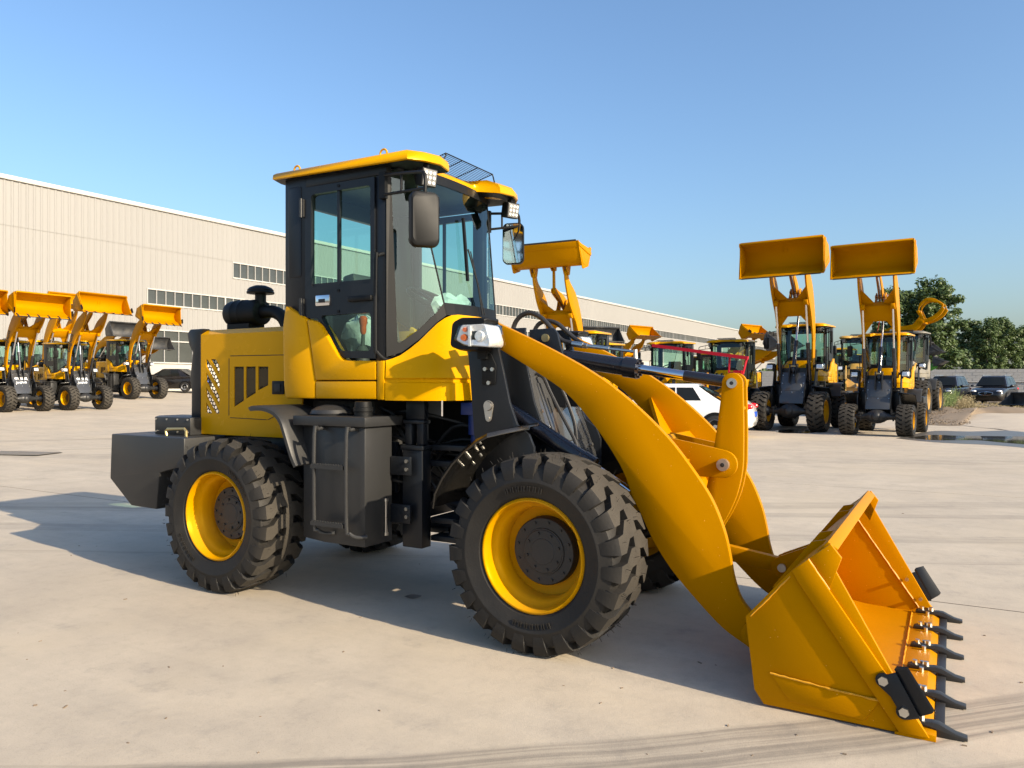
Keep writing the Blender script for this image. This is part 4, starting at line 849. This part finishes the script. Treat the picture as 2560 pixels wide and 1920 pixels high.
def ribbon(s0, s1, z0, z1, near, transom=None, pw=PW):
    s = s0; k = 0
    while s < s1 - .5:
        e = min(s + pw * NP, s1); n = max(1, round((e - s) / pw)); w = (e - s) / n; f = MB()
        f.box(s, e, -.07, .12, z0, z0 + .09); f.box(s, e, -.07, .12, z1 - .08, z1); 
        for i in range(n + 1): x = s + w * i; h = .10 if i in (0, n) else .035; f.box(x - h / 2 if i else x, x + h / 2 if i < n else x, -.055, .12, z0 + .09, z1 - .08)
        if transom: f.box(s, e, -.05, .11, transom - .04, transom + .04)
        win = new('window', f.mesh('window', 'trim_white'), bld)
        rows = [(z0 + .05, z1 - .04)] if not transom else [(z0 + .05, transom), (transom, z1 - .04)]
        if k < near:
            for r0, r1 in rows:
                for i in range(n):
                    key = (round(w, 3), round(r1 - r0, 3))
                    if key not in pane_cache: q = MB(); q.box(-w / 2, w / 2, .04, .06, -(r1 - r0) / 2, (r1 - r0) / 2); pane_cache[key] = q.mesh('pane', 'window_dark')
                    p = new('pane', pane_cache[key], win); p.location = (s + w * (i + .5), 0, (r0 + r1) / 2)
        else:
            q = MB(); q.box(s, e, .04, .06, z0 + .05, z1 - .04); new('pane', q.mesh('pane', 'window_dark'), win)
        s = e; k += 1
ribbon(SA, SE, 6.73, 7.83, 3); ribbon(SU, SE, 9.25, 10.47, 2); ribbon(SG, SG + 13, 2.84, 5.13, 2, 4.36, 1.08)

# ---- block wall at the far right
pbr('block', (.40, .39, .37), .9, var=.18, scale=5, bump=.4, bscale=20); pbr('mortar', (.30, .29, .275), .95, var=.15)
bw = new('block_wall', None); wy = CAM.y + 65; bw.location = (CAM.x - 4.2, wy, 0); tag(bw, 'grey concrete block yard wall behind the two dark cars', 'wall')
m = MB(); m.box(-14, 22, .03, .17, -.1, 2.52); new('mortar_core', m.mesh('mortar_core', 'mortar'), bw)
q = MB(); q.box(-.205, .205, -.01, .20, -.096, .096); bl_me = q.mesh('block', 'block', .006, 1)
for r in range(12):
    for c in range(25):
        o = new('block', bl_me, bw); o.location = (-.6 + c * .42 + (r % 2) * .21, random.uniform(-.006, .006), .16 + r * .202)
m = MB()
for r in range(12):
    for c in list(range(-31, 0)) + list(range(25, 52)): x = -.6 + c * .42 + (r % 2) * .21; z = .16 + r * .202; m.box(x - .205, x + .205, -.01, .2, z - .096, z + .096)
tag(new('blocks', m.mesh('blocks', 'block'), bw), kind='stuff')
m = MB(); m.tube([(-8, -.05, 1.62), (20, -.05, 1.60)], .035, 6); new('pipe', m.mesh('pipe', 'trim_white'), bw)

# ---- trees
def leafmat(name, c1, c2):
    m = bpy.data.materials.new(name); MATS[name] = m; N, L = nodes_of(m); b = N['Principled BSDF']; ge = N.new('ShaderNodeObjectInfo'); tc = N.new('ShaderNodeTexCoord')
    no = N.new('ShaderNodeTexNoise'); no.inputs['Scale'].default_value = 1.1; no.inputs['Detail'].default_value = 5; L.new(tc.outputs['Object'], no.inputs[0])
    mx = N.new('ShaderNodeMixRGB'); mx.inputs[1].default_value = (*c1, 1); mx.inputs[2].default_value = (*c2, 1); L.new(no.outputs[0], mx.inputs[0]); L.new(mx.outputs[0], b.inputs['Base Color']); b.inputs['Roughness'].default_value = .55
    tr = N.new('ShaderNodeBsdfTranslucent'); L.new(mx.outputs[0], tr.inputs[0]); sh_ = N.new('ShaderNodeMixShader'); sh_.inputs[0].default_value = .22; L.new(b.outputs[0], sh_.inputs[1]); L.new(tr.outputs[0], sh_.inputs[2]); L.new(sh_.outputs[0], N['Material Output'].inputs[0])
leafmat('leaf_green', (.045, .082, .022), (.115, .165, .045)); leafmat('weed_green', (.10, .17, .04), (.20, .24, .07)); leafmat('weed_dry', (.19, .15, .07), (.30, .24, .12))
pbr('bark', (.14, .12, .095), .9, var=.3, bump=.6, bscale=20)
def tree_meshes(seed, h, w, n_cl, n_leaf, leaf):
    rnd = random.Random(seed); tr = MB(); cr_v = []; cr_f = []
    lean = Vector((rnd.uniform(-.03, .03), rnd.uniform(-.03, .03), 1)); pts = [lean * (h * t) + Vector((rnd.uniform(-.12, .12), rnd.uniform(-.12, .12), 0)) * t for t in (0, .15, .3, .5, .7, .92)]
    tr.tube(pts, [.2, .17, .14, .10, .06, .02], 8, 0)
    tips = []
    for i in range(26):
        t = rnd.uniform(.16, .9); b = lean * (h * t); a = rnd.uniform(0, 6.28); r = w * .5 * (1 - .55 * abs(t - .4) / .6) * rnd.uniform(.5, 1); e = b + Vector((math.cos(a) * r, math.sin(a) * r, r * rnd.uniform(.5, 1.1)))
        tr.tube([b, b.lerp(e, .5) + Vector((0, 0, .15)), e], [.05, .03, .012], 5); tips.append(e)
    for i in range(n_cl):
        t = rnd.uniform(.12, 1); env = w * .5 * (math.sin(math.pi * min(1, (t - .05) ** .8)) ** .6 * .95 + .08) * rnd.uniform(.55, 1.18); a = rnd.uniform(0, 6.28); rad = env * math.sqrt(rnd.random())
        c = lean * (h * t) + Vector((math.cos(a) * rad, math.sin(a) * rad, 0)) if i >= len(tips) else tips[i]; cs = rnd.uniform(.35, .75) * w / 5
        for k in range(n_leaf):
            d = Vector((rnd.gauss(0, 1), rnd.gauss(0, 1), rnd.gauss(0, .9))).normalized() * cs * rnd.random() ** .4; p = c + d; n = (d.normalized() + Vector((rnd.uniform(-.8, .8), rnd.uniform(-.8, .8), rnd.uniform(-.2, 1)))).normalized(); u = n.orthogonal().normalized()
            u = (Matrix.Rotation(rnd.uniform(0, 6.28), 3, n) @ u); v = n.cross(u); s = leaf * rnd.uniform(.7, 1.3); o = len(cr_v)
            cr_v += [p - u * s, p - v * s * .6, p + u * s, p + v * s * .6]; cr_f.append((o, o + 1, o + 2, o + 3))
    me = bpy.data.meshes.new('crown'); me.from_pydata([tuple(p) for p in cr_v], [], cr_f); me.materials.append(MATS['leaf_green'])
    return tr.mesh('trunk', 'bark'), me
TM = [tree_meshes(s, 12.5, 5.0, 175, 80, .165) for s in (1, 2, 3)]
def tree(px, dep, h, wsc, k, label):
    p = CAM + ray(px, 960) * dep; o = new('broadleaf_tree', None); o.location = (p.x, p.y, 0); s = h / 12.5; o.scale = (s * wsc, s * wsc, s); o.rotation_euler = (0, 0, k * 2.1 + px)
    tag(o, label, 'tree', 'trees beyond the yard wall'); new('trunk', TM[k % 3][0], o); new('crown', TM[k % 3][1], o)
tree(2222, 84, 11.8, 1.0, 0, 'dark green broadleaf tree directly behind the right-hand raised bucket and its arms')
tree(2350, 82, 12.5, 1.18, 1, 'tallest broadleaf tree, rising behind the grapple loader at the right')
tree(2285, 88, 11.8, 1.15, 2, 'dark broadleaf tree in the gap between the two tall trees behind the grapple')
tree(2425, 104, 10.0, 1.2, 0, 'shorter shaded tree just right of the tallest tree, behind the wall')
tree(2468, 98, 9.6, 1.15, 1, 'sunlit pale green tree behind the wall above the left dark car')
tree(2510, 100, 9.9, 1.2, 2, 'bushy green tree behind the wall above the right dark car')
tree(2565, 104, 9.2, 1.2, 0, 'tree at the right edge of the picture behind the wall')
tree(2195, 110, 9.0, 1.1, 1, 'low dark tree seen between the raised arms of the right-hand loader')
rnd = random.Random(5); v = []; f = []
for i in range(9000):
    px = rnd.uniform(1840, 2260); d_ = rnd.uniform(150, 165); p = CAM + ray(px, 960) * d_; z = rnd.random() ** 1.2 * (4.2 + 1.6 * noise.noise((px * .02, 0, 0))); s = .35; a = rnd.uniform(0, 6.28); u = Vector((math.cos(a), math.sin(a), rnd.uniform(-.5, .5))); w_ = Vector((-math.sin(a) * .4, math.cos(a) * .4, 1)).normalized(); p = Vector((p.x, p.y, z)); o = len(v)
    v += [p - u * s, p - w_ * s * .7, p + u * s, p + w_ * s * .7]; f.append((o, o + 1, o + 2, o + 3))
me = bpy.data.meshes.new('far_treeline'); me.from_pydata([tuple(q) for q in v], [], f); me.materials.append(MATS['leaf_green']); tag(new('far_treeline', me), 'low far treeline along the horizon behind the machines', 'treeline', kind='stuff')

# ---- dirt, sand, weeds and water at the right
def patch(name, pts, mat, dz, hfun=None, nseg=26):
    C = sum(pts, Vector()) / len(pts); P = crom([Vector(p) for p in pts] + [Vector(pts[0])], 5)[:-1]; m = MB(); rs = []
    for k in range(8):
        t = 1 - k / 8; ring = []
        for p in P:
            q = C.lerp(p, t); h = hfun(q, t) if hfun else 0; ring.append((q.x, q.y, gz(q.x) + dz + h))
        rs.append(ring)
    m.rings(rs, True, False, True); return new(name, m.mesh(name, mat, sharp=60))
G = lambda *a: [gp(x, y) for x, y in a]
tag(patch('sand_apron', G((2395, 1062), (2470, 1071), (2640, 1080), (2640, 1034), (2520, 1033), (2440, 1035)), 'sand', .006, lambda q, t: .10 * (1 - t) ** .6 + .03 * noise.noise(q * .8)), kind='structure')
tag(patch('dirt_mound', G((2290, 1058), (2330, 1063), (2405, 1064), (2420, 1050), (2440, 1036), (2640, 1032), (2640, 1004), (2300, 1006)), 'soil', .008, lambda q, t: .28 * min(1, (1 - t) * 2.2) ** .7 + .10 * noise.noise(q * .9) * min(1, (1 - t) * 3)), kind='structure')
rnd = random.Random(9); m = MB()
for i in range(520):
    px = rnd.uniform(2300, 2425); py = rnd.uniform(1036, 1064); p = gp(px, py); s = rnd.uniform(.012, .035); M3 = Matrix.Rotation(rnd.uniform(0, 6), 3, Vector((rnd.random(), rnd.random(), rnd.random() + .1)).normalized()); m.obox((p.x, p.y, .05 + .22 * max(0, min(1, (1064 - py) / 22))), s * 2, s, s * .7, M3)
pbr('litter', (.19, .145, .10), .95, var=.5, scale=3); tag(new('rubble', m.mesh('rubble', 'litter', smooth=False)), 'loose brown rubble and litter on the dirt mound', 'rubble', kind='stuff')
def weeds(name, mat, boxes, n, hmax, label, seed):
    rnd = random.Random(seed); v = []; f = []
    for i in range(n):
        x0, x1, y0, y1 = rnd.choice(boxes); px = rnd.uniform(x0, x1); p = gp(px, rnd.uniform(y0, y1)); z0 = .18; h = hmax * rnd.uniform(.35, 1) * (.7 + .6 * abs(noise.noise((px * .05, seed, 0)))); b = Vector((rnd.uniform(-.3, .3), rnd.uniform(-.3, .3), 0)); a = rnd.uniform(0, 6.28); u = Vector((math.cos(a), math.sin(a), 0)) * rnd.uniform(.006, .012); p = Vector((p.x, p.y, z0)); o = len(v)
        v += [p - u, p + u, p + Vector((0, 0, h * .6)) + b * .4 + u * .7, p + Vector((0, 0, h)) + b, p + Vector((0, 0, h * .6)) + b * .4 - u * .7]; f.append((o, o + 1, o + 2, o + 3, o + 4))
        for k in range(6):
            t = rnd.uniform(.25, 1); q = p + Vector((0, 0, h * t)) + b * t * t; w_ = Vector((rnd.uniform(-1, 1), rnd.uniform(-1, 1), rnd.uniform(-.2, .8))).normalized() * rnd.uniform(.04, .10); s_ = w_.orthogonal().normalized() * .018; o = len(v)
            v += [q, q + w_ * .5 + s_, q + w_, q + w_ * .5 - s_]; f.append((o, o + 1, o + 2, o + 3))
    me = bpy.data.meshes.new(name); me.from_pydata([tuple(q) for q in v], [], f); me.materials.append(MATS[mat]); tag(new(name, me), label, 'weeds', kind='stuff')
weeds('green_weeds', 'weed_green', [(2350, 2390, 1022, 1034), (2345, 2400, 1014, 1030)], 700, 1.15, 'tall green weeds growing on the dirt mound', 3)
weeds('dry_weeds', 'weed_dry', [(2325, 2360, 1018, 1034), (2390, 2430, 1020, 1036), (2395, 2425, 1016, 1030)], 1500, .75, 'dry yellow brown weeds beside the parked dark cars', 4)
weeds('short_weeds', 'weed_dry', [(2425, 2600, 1020, 1033), (2320, 2440, 1026, 1036)], 1600, .24, 'short dry stubble in front of the right dark car', 6)
w = bpy.data.materials.new('water'); MATS['water'] = w; N, L = nodes_of(w); b = N['Principled BSDF']; b.inputs['Base Color'].default_value = (.045, .042, .036, 1); b.inputs['Roughness'].default_value = .03; b.inputs['Specular IOR Level'].default_value = .7
pbr('wet_concrete', (.12, .11, .095), .35, var=.3, scale=1.5, bump=.1)
tag(patch('wet_patch', G((2240, 1096), (2330, 1078), (2430, 1079), (2560, 1076), (2700, 1085), (2700, 1128), (2500, 1114), (2340, 1106)), 'wet_concrete', .004), kind='structure')
tag(patch('puddle', G((2268, 1095), (2330, 1088), (2400, 1090), (2480, 1091), (2700, 1096), (2700, 1120), (2520, 1108), (2440, 1101), (2340, 1101)), 'water', .008), kind='structure')
tag(patch('puddle', G((1935, 1078), (1975, 1074), (2035, 1077), (2030, 1082), (1960, 1083)), 'water', .006), kind='structure')
pbr('oil', (.05, .045, .04), .4, var=.3); tag(patch('oil_stain', G((1010, 1492), (1030, 1487), (1054, 1491), (1032, 1498)), 'oil', .004), kind='structure')
rnd = random.Random(21); m = MB()
for i in range(80):
    p = gp(rnd.uniform(0, 2560), rnd.uniform(1120, 1915)); k = rnd.uniform(.002, .0055); M3 = Matrix.Rotation(rnd.uniform(0, 6), 3, 'Z') @ Matrix.Rotation(rnd.uniform(-.4, .4), 3, 'X'); m.obox((p.x, p.y, gz(p.x) + k * .4), k * rnd.uniform(1.5, 5), k * 1.4, k * .8, M3)
tag(new('grit', m.mesh('grit', 'litter', smooth=False)), 'small bits of grit and straw scattered over the concrete', 'grit', kind='stuff')
dg_ = new('drain_grate', None); p = gp(42, 1139); dg_.location = (p.x, p.y, gz(p.x)); tag(dg_, 'dark iron drain grating set flush in the concrete at left', 'drain'); dg_.rotation_euler = (0, 0, R(20))
m = MB(); m.box(-.75, .75, -.35, .35, .004, .010); new('frame', m.mesh('frame', 'engine_dark'), dg_); q = MB(); q.box(-.012, .012, -.33, .33, .010, .022); bm_ = q.mesh('bar', 'steel_worn')
for k in range(28): o = new('bar', bm_, dg_); o.location = (-.70 + k * .052, 0, 0)

# ================================================================== CARS (X forward)
pbr('car_white', (.78, .78, .77), .18, coat=.9, var=.01); pbr('car_black', (.010, .009, .009), .22, coat=.3, var=.05, dust=.2, dustcol=(.05, .042, .035)); pbr('car_glass', (.012, .014, .014), .06, var=.1, spec=.28)
pbr('plate_blue', (.02, .08, .42), .4); pbr('tail_red', (.5, .01, .015), .2); pbr('alloy', (.5, .5, .5), .3, metal=.9)
def car(label, loc, yaw, paint, suv=False, group=None):
    o = new('parked_car', None); o.location = loc; o.rotation_euler = (0, 0, R(yaw)); tag(o, label, 'car', group)
    Ln, W, H = (4.55, .90, 1.46) if not suv else (4.6, .94, 1.76); b0 = .20 if not suv else .28; dz = 0 if not suv else .14
    st = [(-Ln / 2, .62, .42, .62 + dz, .80), (-Ln / 2 + .05, .78, .30, .80 + dz, .90), (-Ln / 2 + .25, .86, .24, .98 + dz, .97), (-Ln / 2 + .8, W, b0, 1.00 + dz, 1), (-.9, W, b0, .98 + dz, 1), (.3, W, b0, .94 + dz, 1), (1.0, W, b0, .93 + dz, 1), (1.6, W * .98, b0, .88 + dz, .98), (Ln / 2 - .22, W * .92, .24, .76 + dz, .95), (Ln / 2 - .05, W * .80, .30, .64 + dz, .9), (Ln / 2, W * .66, .42, .55 + dz, .8)]
    rs = []
    for x, w, z0, z1, k in st:
        h = z1 - z0; prof = [(-w * .86, z0), (-w * .97, z0 + h * .12), (-w, z0 + h * .45), (-w * .985, z0 + h * .72), (-w * .93, z0 + h * .93), (-w * .80, z1), (0, z1 + .025)]; prof += [(-y, z) for y, z in reversed(prof[:-1])]
        rs.append([(x, y, z) for y, z in prof])
    m = MB(); m.rings(rs); 
    xa, xb, xc, xd = (-1.62, -.78, .35, 1.15) if not suv else (-2.05, -1.7, .35, 1.02); zb = .96 + dz + (.07 if suv else 0); wb, wr = W * .90, W * (.68 if not suv else .64)
    n = 7; rs = []
    for k in range(n):
        t = k / (n - 1); e = t ** .85; x0 = xa + (xb - xa) * e; x1 = xd + (xc - xd) * e; w = wb + (wr - wb) * t; z = zb - .06 + (H - .03 - zb + .06) * t
        rs.append([(x0, -w, z), (x0 + .02, -w * .0, z), (x0, w, z), ((x0 + x1) / 2, w * 1.01, z), (x1, w, z), (x1 + .04, 0, z), (x1, -w, z), ((x0 + x1) / 2, -w * 1.01, z)])
    rs.append([((x - (xb + xc) / 2) * .86 + (xb + xc) / 2, y * .86, H) for x, y, z in rs[-1]]); m.rings(rs); new('body', m.mesh('body', paint, .012, 2, 40, 40), o)
    def gpt(u, t, s):   # point on the greenhouse side: u along length, t up
        e = t ** .85; x0 = xa + (xb - xa) * e; x1 = xd + (xc - xd) * e; w = wb + (wr - wb) * t; z = zb - .06 + (H - zb + .03) * t; return (x0 + (x1 - x0) * u, s * (w * (1 + .01 * (1 - abs(2 * u - 1))) + .008), z)
    for s in (-1, 1):
        for u0, u1 in (((.10, .47), (.50, .90)) if not suv else ((.05, .25), (.28, .56), (.59, .91))):
            g = [gpt(u0 + (.10 if u0 < .2 and not suv else 0), .20, s), gpt(u1, .20, s), gpt(min(u1, .86) if u1 > .8 else u1, .86, s), gpt(u0 + (.04 if u0 < .2 else 0), .86, s)]; mm = MB(); mm.add(g, [(0, 1, 2, 3)]); new('side_window', mm.mesh('side_window', 'car_glass', smooth=False), o)
        mm = MB(); mm.sph((.78, s * (W + .10), 1.02 + dz), .07, .10, .07, 10, 6); mm.tube([(.82, s * W * .93, .97 + dz), (.78, s * (W + .06), 1.0 + dz)], .02, 6); new('side_mirror', mm.mesh('side_mirror', paint), o)
        for hx in (-.62, .35): mm = MB(); mm.box(hx, hx + .20, *sorted((s * (W * .985), s * (W + .022))), .80 + dz, .835 + dz); new('door_handle', mm.mesh('door_handle', 'black_plastic', .008), o)
        mm = MB(); mm.sph((Ln / 2 - .20, s * W * .70, .70 + dz), .19, .17, .075, 12, 8); new('headlight', mm.mesh('headlight', 'lamp_reflector'), o)
        mm = MB(); mm.sph((-Ln / 2 + .16, s * W * .80, .84 + dz), .16, .12, .085, 12, 8); new('tail_light', mm.mesh('tail_light', 'tail_red'), o)
        for wx in (-1.32, 1.35):
            r = .31 if not suv else .36; mm = MB(); mm.lathe([(-.11, .20), (-.11, r * .8), (-.10, r * .95), (-.06, r), (.10, r), (.10, .1)], (0, 0, 0), 'y', 28); ar = MB()
            mr_ = Matrix.Translation((wx, s * (W - .075), r)) @ (Matrix.Identity(4) if s < 0 else Matrix.Rotation(math.pi, 4, 'Z')); tw_ = new('wheel', mm.mesh('wheel', 'rubber_clean'), o, mr_)
            rim = MB(); rim.lathe([(-.10, .205), (-.112, .19), (-.08, .17), (-.07, .06), (-.085, .05), (-.085, 0)], (0, 0, 0), 'y', 20); new('rim', rim.mesh('rim', 'alloy'), tw_)
            ar.prism([(wx + (r + .075) * math.cos(R(a)), max(b0 + .01, r + (r + .075) * math.sin(R(a)))) for a in range(-20, 201, 10)], *sorted((s * (W - .2), s * (W + .006)))); new('wheel_arch', ar.mesh('wheel_arch', 'black_plastic'), o)
    def pane(xl, xh, zl, zh, wl, wh, nm):
        g = [(xl, -wl, zl), (xl + .03 * (1 if xl > 0 else -1), 0, zl), (xl, wl, zl), (xh, wh, zh), (xh + .03 * (1 if xh > 0 else -1), 0, zh), (xh, -wh, zh)]; mm = MB(); mm.add(g, [(0, 1, 4, 5), (1, 2, 3, 4)]); new(nm, mm.mesh(nm, 'car_glass', smooth=False), o)
    H2 = H - .03; pane(xd - .06 + .03, xc + .085 + .03, zb + .02, H2 - .075, wb * .88, wr * .94, 'windscreen'); pane(xa + .05 - .03, xb - .03 - .02, zb + .04, H2 - .03, wb * .88, wr * .90, 'rear_window')
    mm = MB(); mm.box(-Ln / 2 - .02, -Ln / 2 + .06, -.22, .22, .56 + dz, .70 + dz); new('number_plate', mm.mesh('number_plate', 'plate_blue', .004), o)
    mm = MB(); mm.box(Ln / 2 - .10, Ln / 2 + .012, -.36, .36, .48 + dz, .66 + dz); gr_ = new('grille', mm.mesh('grille', 'black_plastic', .02), o)
    if suv:
        mm = MB(); mm.tube([(Ln / 2 + .015, .38 * math.cos(t), .57 + dz + .10 * math.sin(t)) for t in [math.pi * 2 * i / 24 for i in range(25)]], .014, 6); mm.tube([(Ln / 2 + .02, .07 * math.cos(t), .58 + dz + .04 * math.sin(t)) for t in [math.pi * 2 * i / 16 for i in range(17)]], .010, 5); new('grille_trim', mm.mesh('grille_trim', 'chrome'), gr_)
        for s in (-1, 1): mm = MB(); mm.tube([(-1.6, s * wr * .95, H + .0), (-1.5, s * wr * .95, H + .05), (.2, s * wr * .95, H + .05), (.3, s * wr * .95, H)], .022, 6); new('roof_rail', mm.mesh('roof_rail', 'alloy'), o)
    return o
p = at(1680, 21.8); car('white saloon car parked behind the foreground boom, rear end to the right', (p.x, p.y, 0), 187, 'car_white')
p = at(432, 49.0); car('dark saloon car beside the factory windows, left of the big yellow hood', p, 203, 'car_black')
p = at(2366, 47.5); car('dark off-roader on the left of the pair in front of the block wall', (p.x, p.y, .18), -104, 'car_black', True, 'dark off-road cars by the wall')
p = at(2487, 47.0); car('dark off-roader on the right of the pair, chrome grille facing the yard', (p.x, p.y, .18), -104, 'car_black', True, 'dark off-road cars by the wall')

# ================================================================== BACKGROUND LOADERS
gl_, gr2, gm = 'loaders lined up before the factory', 'loaders facing the yard at right', 'loaders parked beyond the foreground boom'
BT = ('bucket', 'teeth'); PR = ('bucket', 'teeth', 'print'); BO = ('bucket',)
place_loader('wheel loader cut off by the left edge of the picture, only its raised bucket showing', at(-100, 28.3), 0, .95, (109, -25, 1.3, 1.12), group=gl_, opts=PR)
place_loader('leftmost whole loader with raised bucket and white lettering on its grey front plate', at(66, 29.5), 0, .95, (110, -30, 1.3, 1.12), group=gl_, opts=PR)
place_loader('raised-bucket loader with white front lettering, second from the left, bucket tipped upward', at(219, 31.6), 0, .95, (109, -4, 1.3, 1.12), group=gl_, opts=PR)
place_loader('smaller-looking loader beside the dark saloon car, plain grey front plate, bucket raised', at(366, 40.8), 0, 1.09, (108, -26, 1.2, 1.06), group=gl_, opts=BT)
place_loader('yellow loader standing behind the two lettered loaders, its bucket just above theirs', at(150, 38.5), 0, 1.0, (110, 20, 1.35, 1.1), group=gl_, opts=BT)
dk = {('bucket', 'boom_orange'): 'bucket_dark'}
place_loader('loader with raised dark grey bucket behind the line, left of the loader near the car', at(266, 45.5), 0, 1.05, (80, 0, 1.15, 1.1), group=gl_, opts=BO, swap=dk)
place_loader('loader with low dark grey bucket in front of the factory ground-floor windows', at(338, 46.5), 0, 1.05, (66, 5, 1.0, 1.0), group=gl_, opts=BO, swap=dk)
RP = at(1972, 23.6); place_loader('loader with tall raised toothless bucket, left of the two facing the yard', RP, -95.5, 1.15, (121, -28, 1.34, 1.12), group=gr2, opts=BO)
RP = at(2190, 21.5); place_loader('loader with raised toothless bucket and small wheels, closest to the puddle at right', RP, -95.5, 1.0, (124, -28, 1.47, 1.10), group=gr2, opts=BO, ws=.83)
place_loader('loader behind the foreground cab and boom holding its bucket up, underside showing', at(1394, 20.6), -88, 1.0, (112, 66, 1.27, 1.05), group=gm, opts=BO)
place_loader('loader mostly hidden behind the foreground boom hoses, dark bucket above its roof', at(1446, 27.0), -95, 1.0, (0, 0), group=gm)
place_loader('arms-down loader whose cab shows under the left end of the red strut', at(1628, 26.0), -95, 1.0, (6, 0), group=gm)
place_loader('arms-down loader whose cab shows under the right end of the red strut', at(1786, 24.8), -95, 1.0, (6, 0), group=gm)
place_loader('distant loader with small raised yellow bucket against the factory wall', at(1566, 41.0), -18, 1.0, (100, 20, 1.12, 1.0), group=gm, opts=BO)
place_loader('distant loader with small raised toothed bucket left of the tall raised bucket', at(1838, 40.0), -18, 1.0, (100, 24, 1.12, 1.0), group=gm)
place_loader('distant loader whose dark bucket shows between the red strut and the raised arms', at(1866, 36.0), -18, 1.0, (76, 24, 1.1, 1.1), group=gm, opts=BO, swap=dk)
place_loader('distant loader with raised black bucket seen above the yellow roof behind the hoses', at(1470, 38.0), -40, 1.0, (92, 10, 1.05, 1.1), group=gm, opts=BO, swap=dk)
og = {('*', 'cab_yellow'): 'mud_grey', ('*', 'boom_orange'): 'old_yellow', ('*', 'rim_yellow'): 'old_yellow'}
oy = {('*', 'cab_yellow'): 'old_yellow', ('*', 'boom_orange'): 'old_yellow', ('*', 'rim_yellow'): 'old_yellow'}
place_loader('large weathered grey loader with tall wheels standing behind the right-hand pair', at(2243, 33.5), -97, 1.3, (2, 0), group=gr2, opts=(), swap=og, ws=1.16)
place_loader('faded yellow loader cab showing between the two raised-bucket loaders', at(2150, 34.0), -84, 1.25, (2, 0), group=gr2, opts=(), swap=oy)
place_loader('loader carrying an open grapple fork in front of the tall trees', at(2196, 40.5), -8, 1.15, (88, 20, 1.5, 1.05), group=gr2, opts=('grapple',))
place_loader('loader with short arms and dark bucket just below the grapple fork', at(2210, 45.5), -8, 1.1, (68, 20, 1.3, .95), group=gr2, opts=BO, swap=dk)
gn = dict(dk); gn.update({('*', 'boom_orange'): 'green_paint', ('*', 'cab_yellow'): 'green_paint', ('bucket', 'boom_orange'): 'bucket_dark'})
place_loader('small loader with bright green arms and a dark bucket in front of the block wall', at(2266, 49.5), -8, .85, (72, 34, 1.3, 1.0), group=gr2, opts=BO, swap=gn)
lb_ = new('loose_bucket', None); p = at(2560, 39.5); lb_.location = (p.x, p.y, 0); lb_.rotation_euler = (0, R(-25), R(-140)); lb_.scale = (1.25,) * 3; tag(lb_, 'black loader bucket lying on the ground at the right edge', 'bucket')
for q in PARTS:
    if q['opt'] == 'bucket' and q['me'].name.split('.')[0] in ('bucket', 'side_plate', 'top_rim', 'bucket_lug', 'lip_plate'):
        nm = {'bucket': 'shell'}.get(q['name'], q['name']); o = new(nm, q['me'], lb_); o.location = (-1.3, 0, .12); o.material_slots[0].link = 'OBJECT'; o.material_slots[0].material = MATS['bucket_dark']
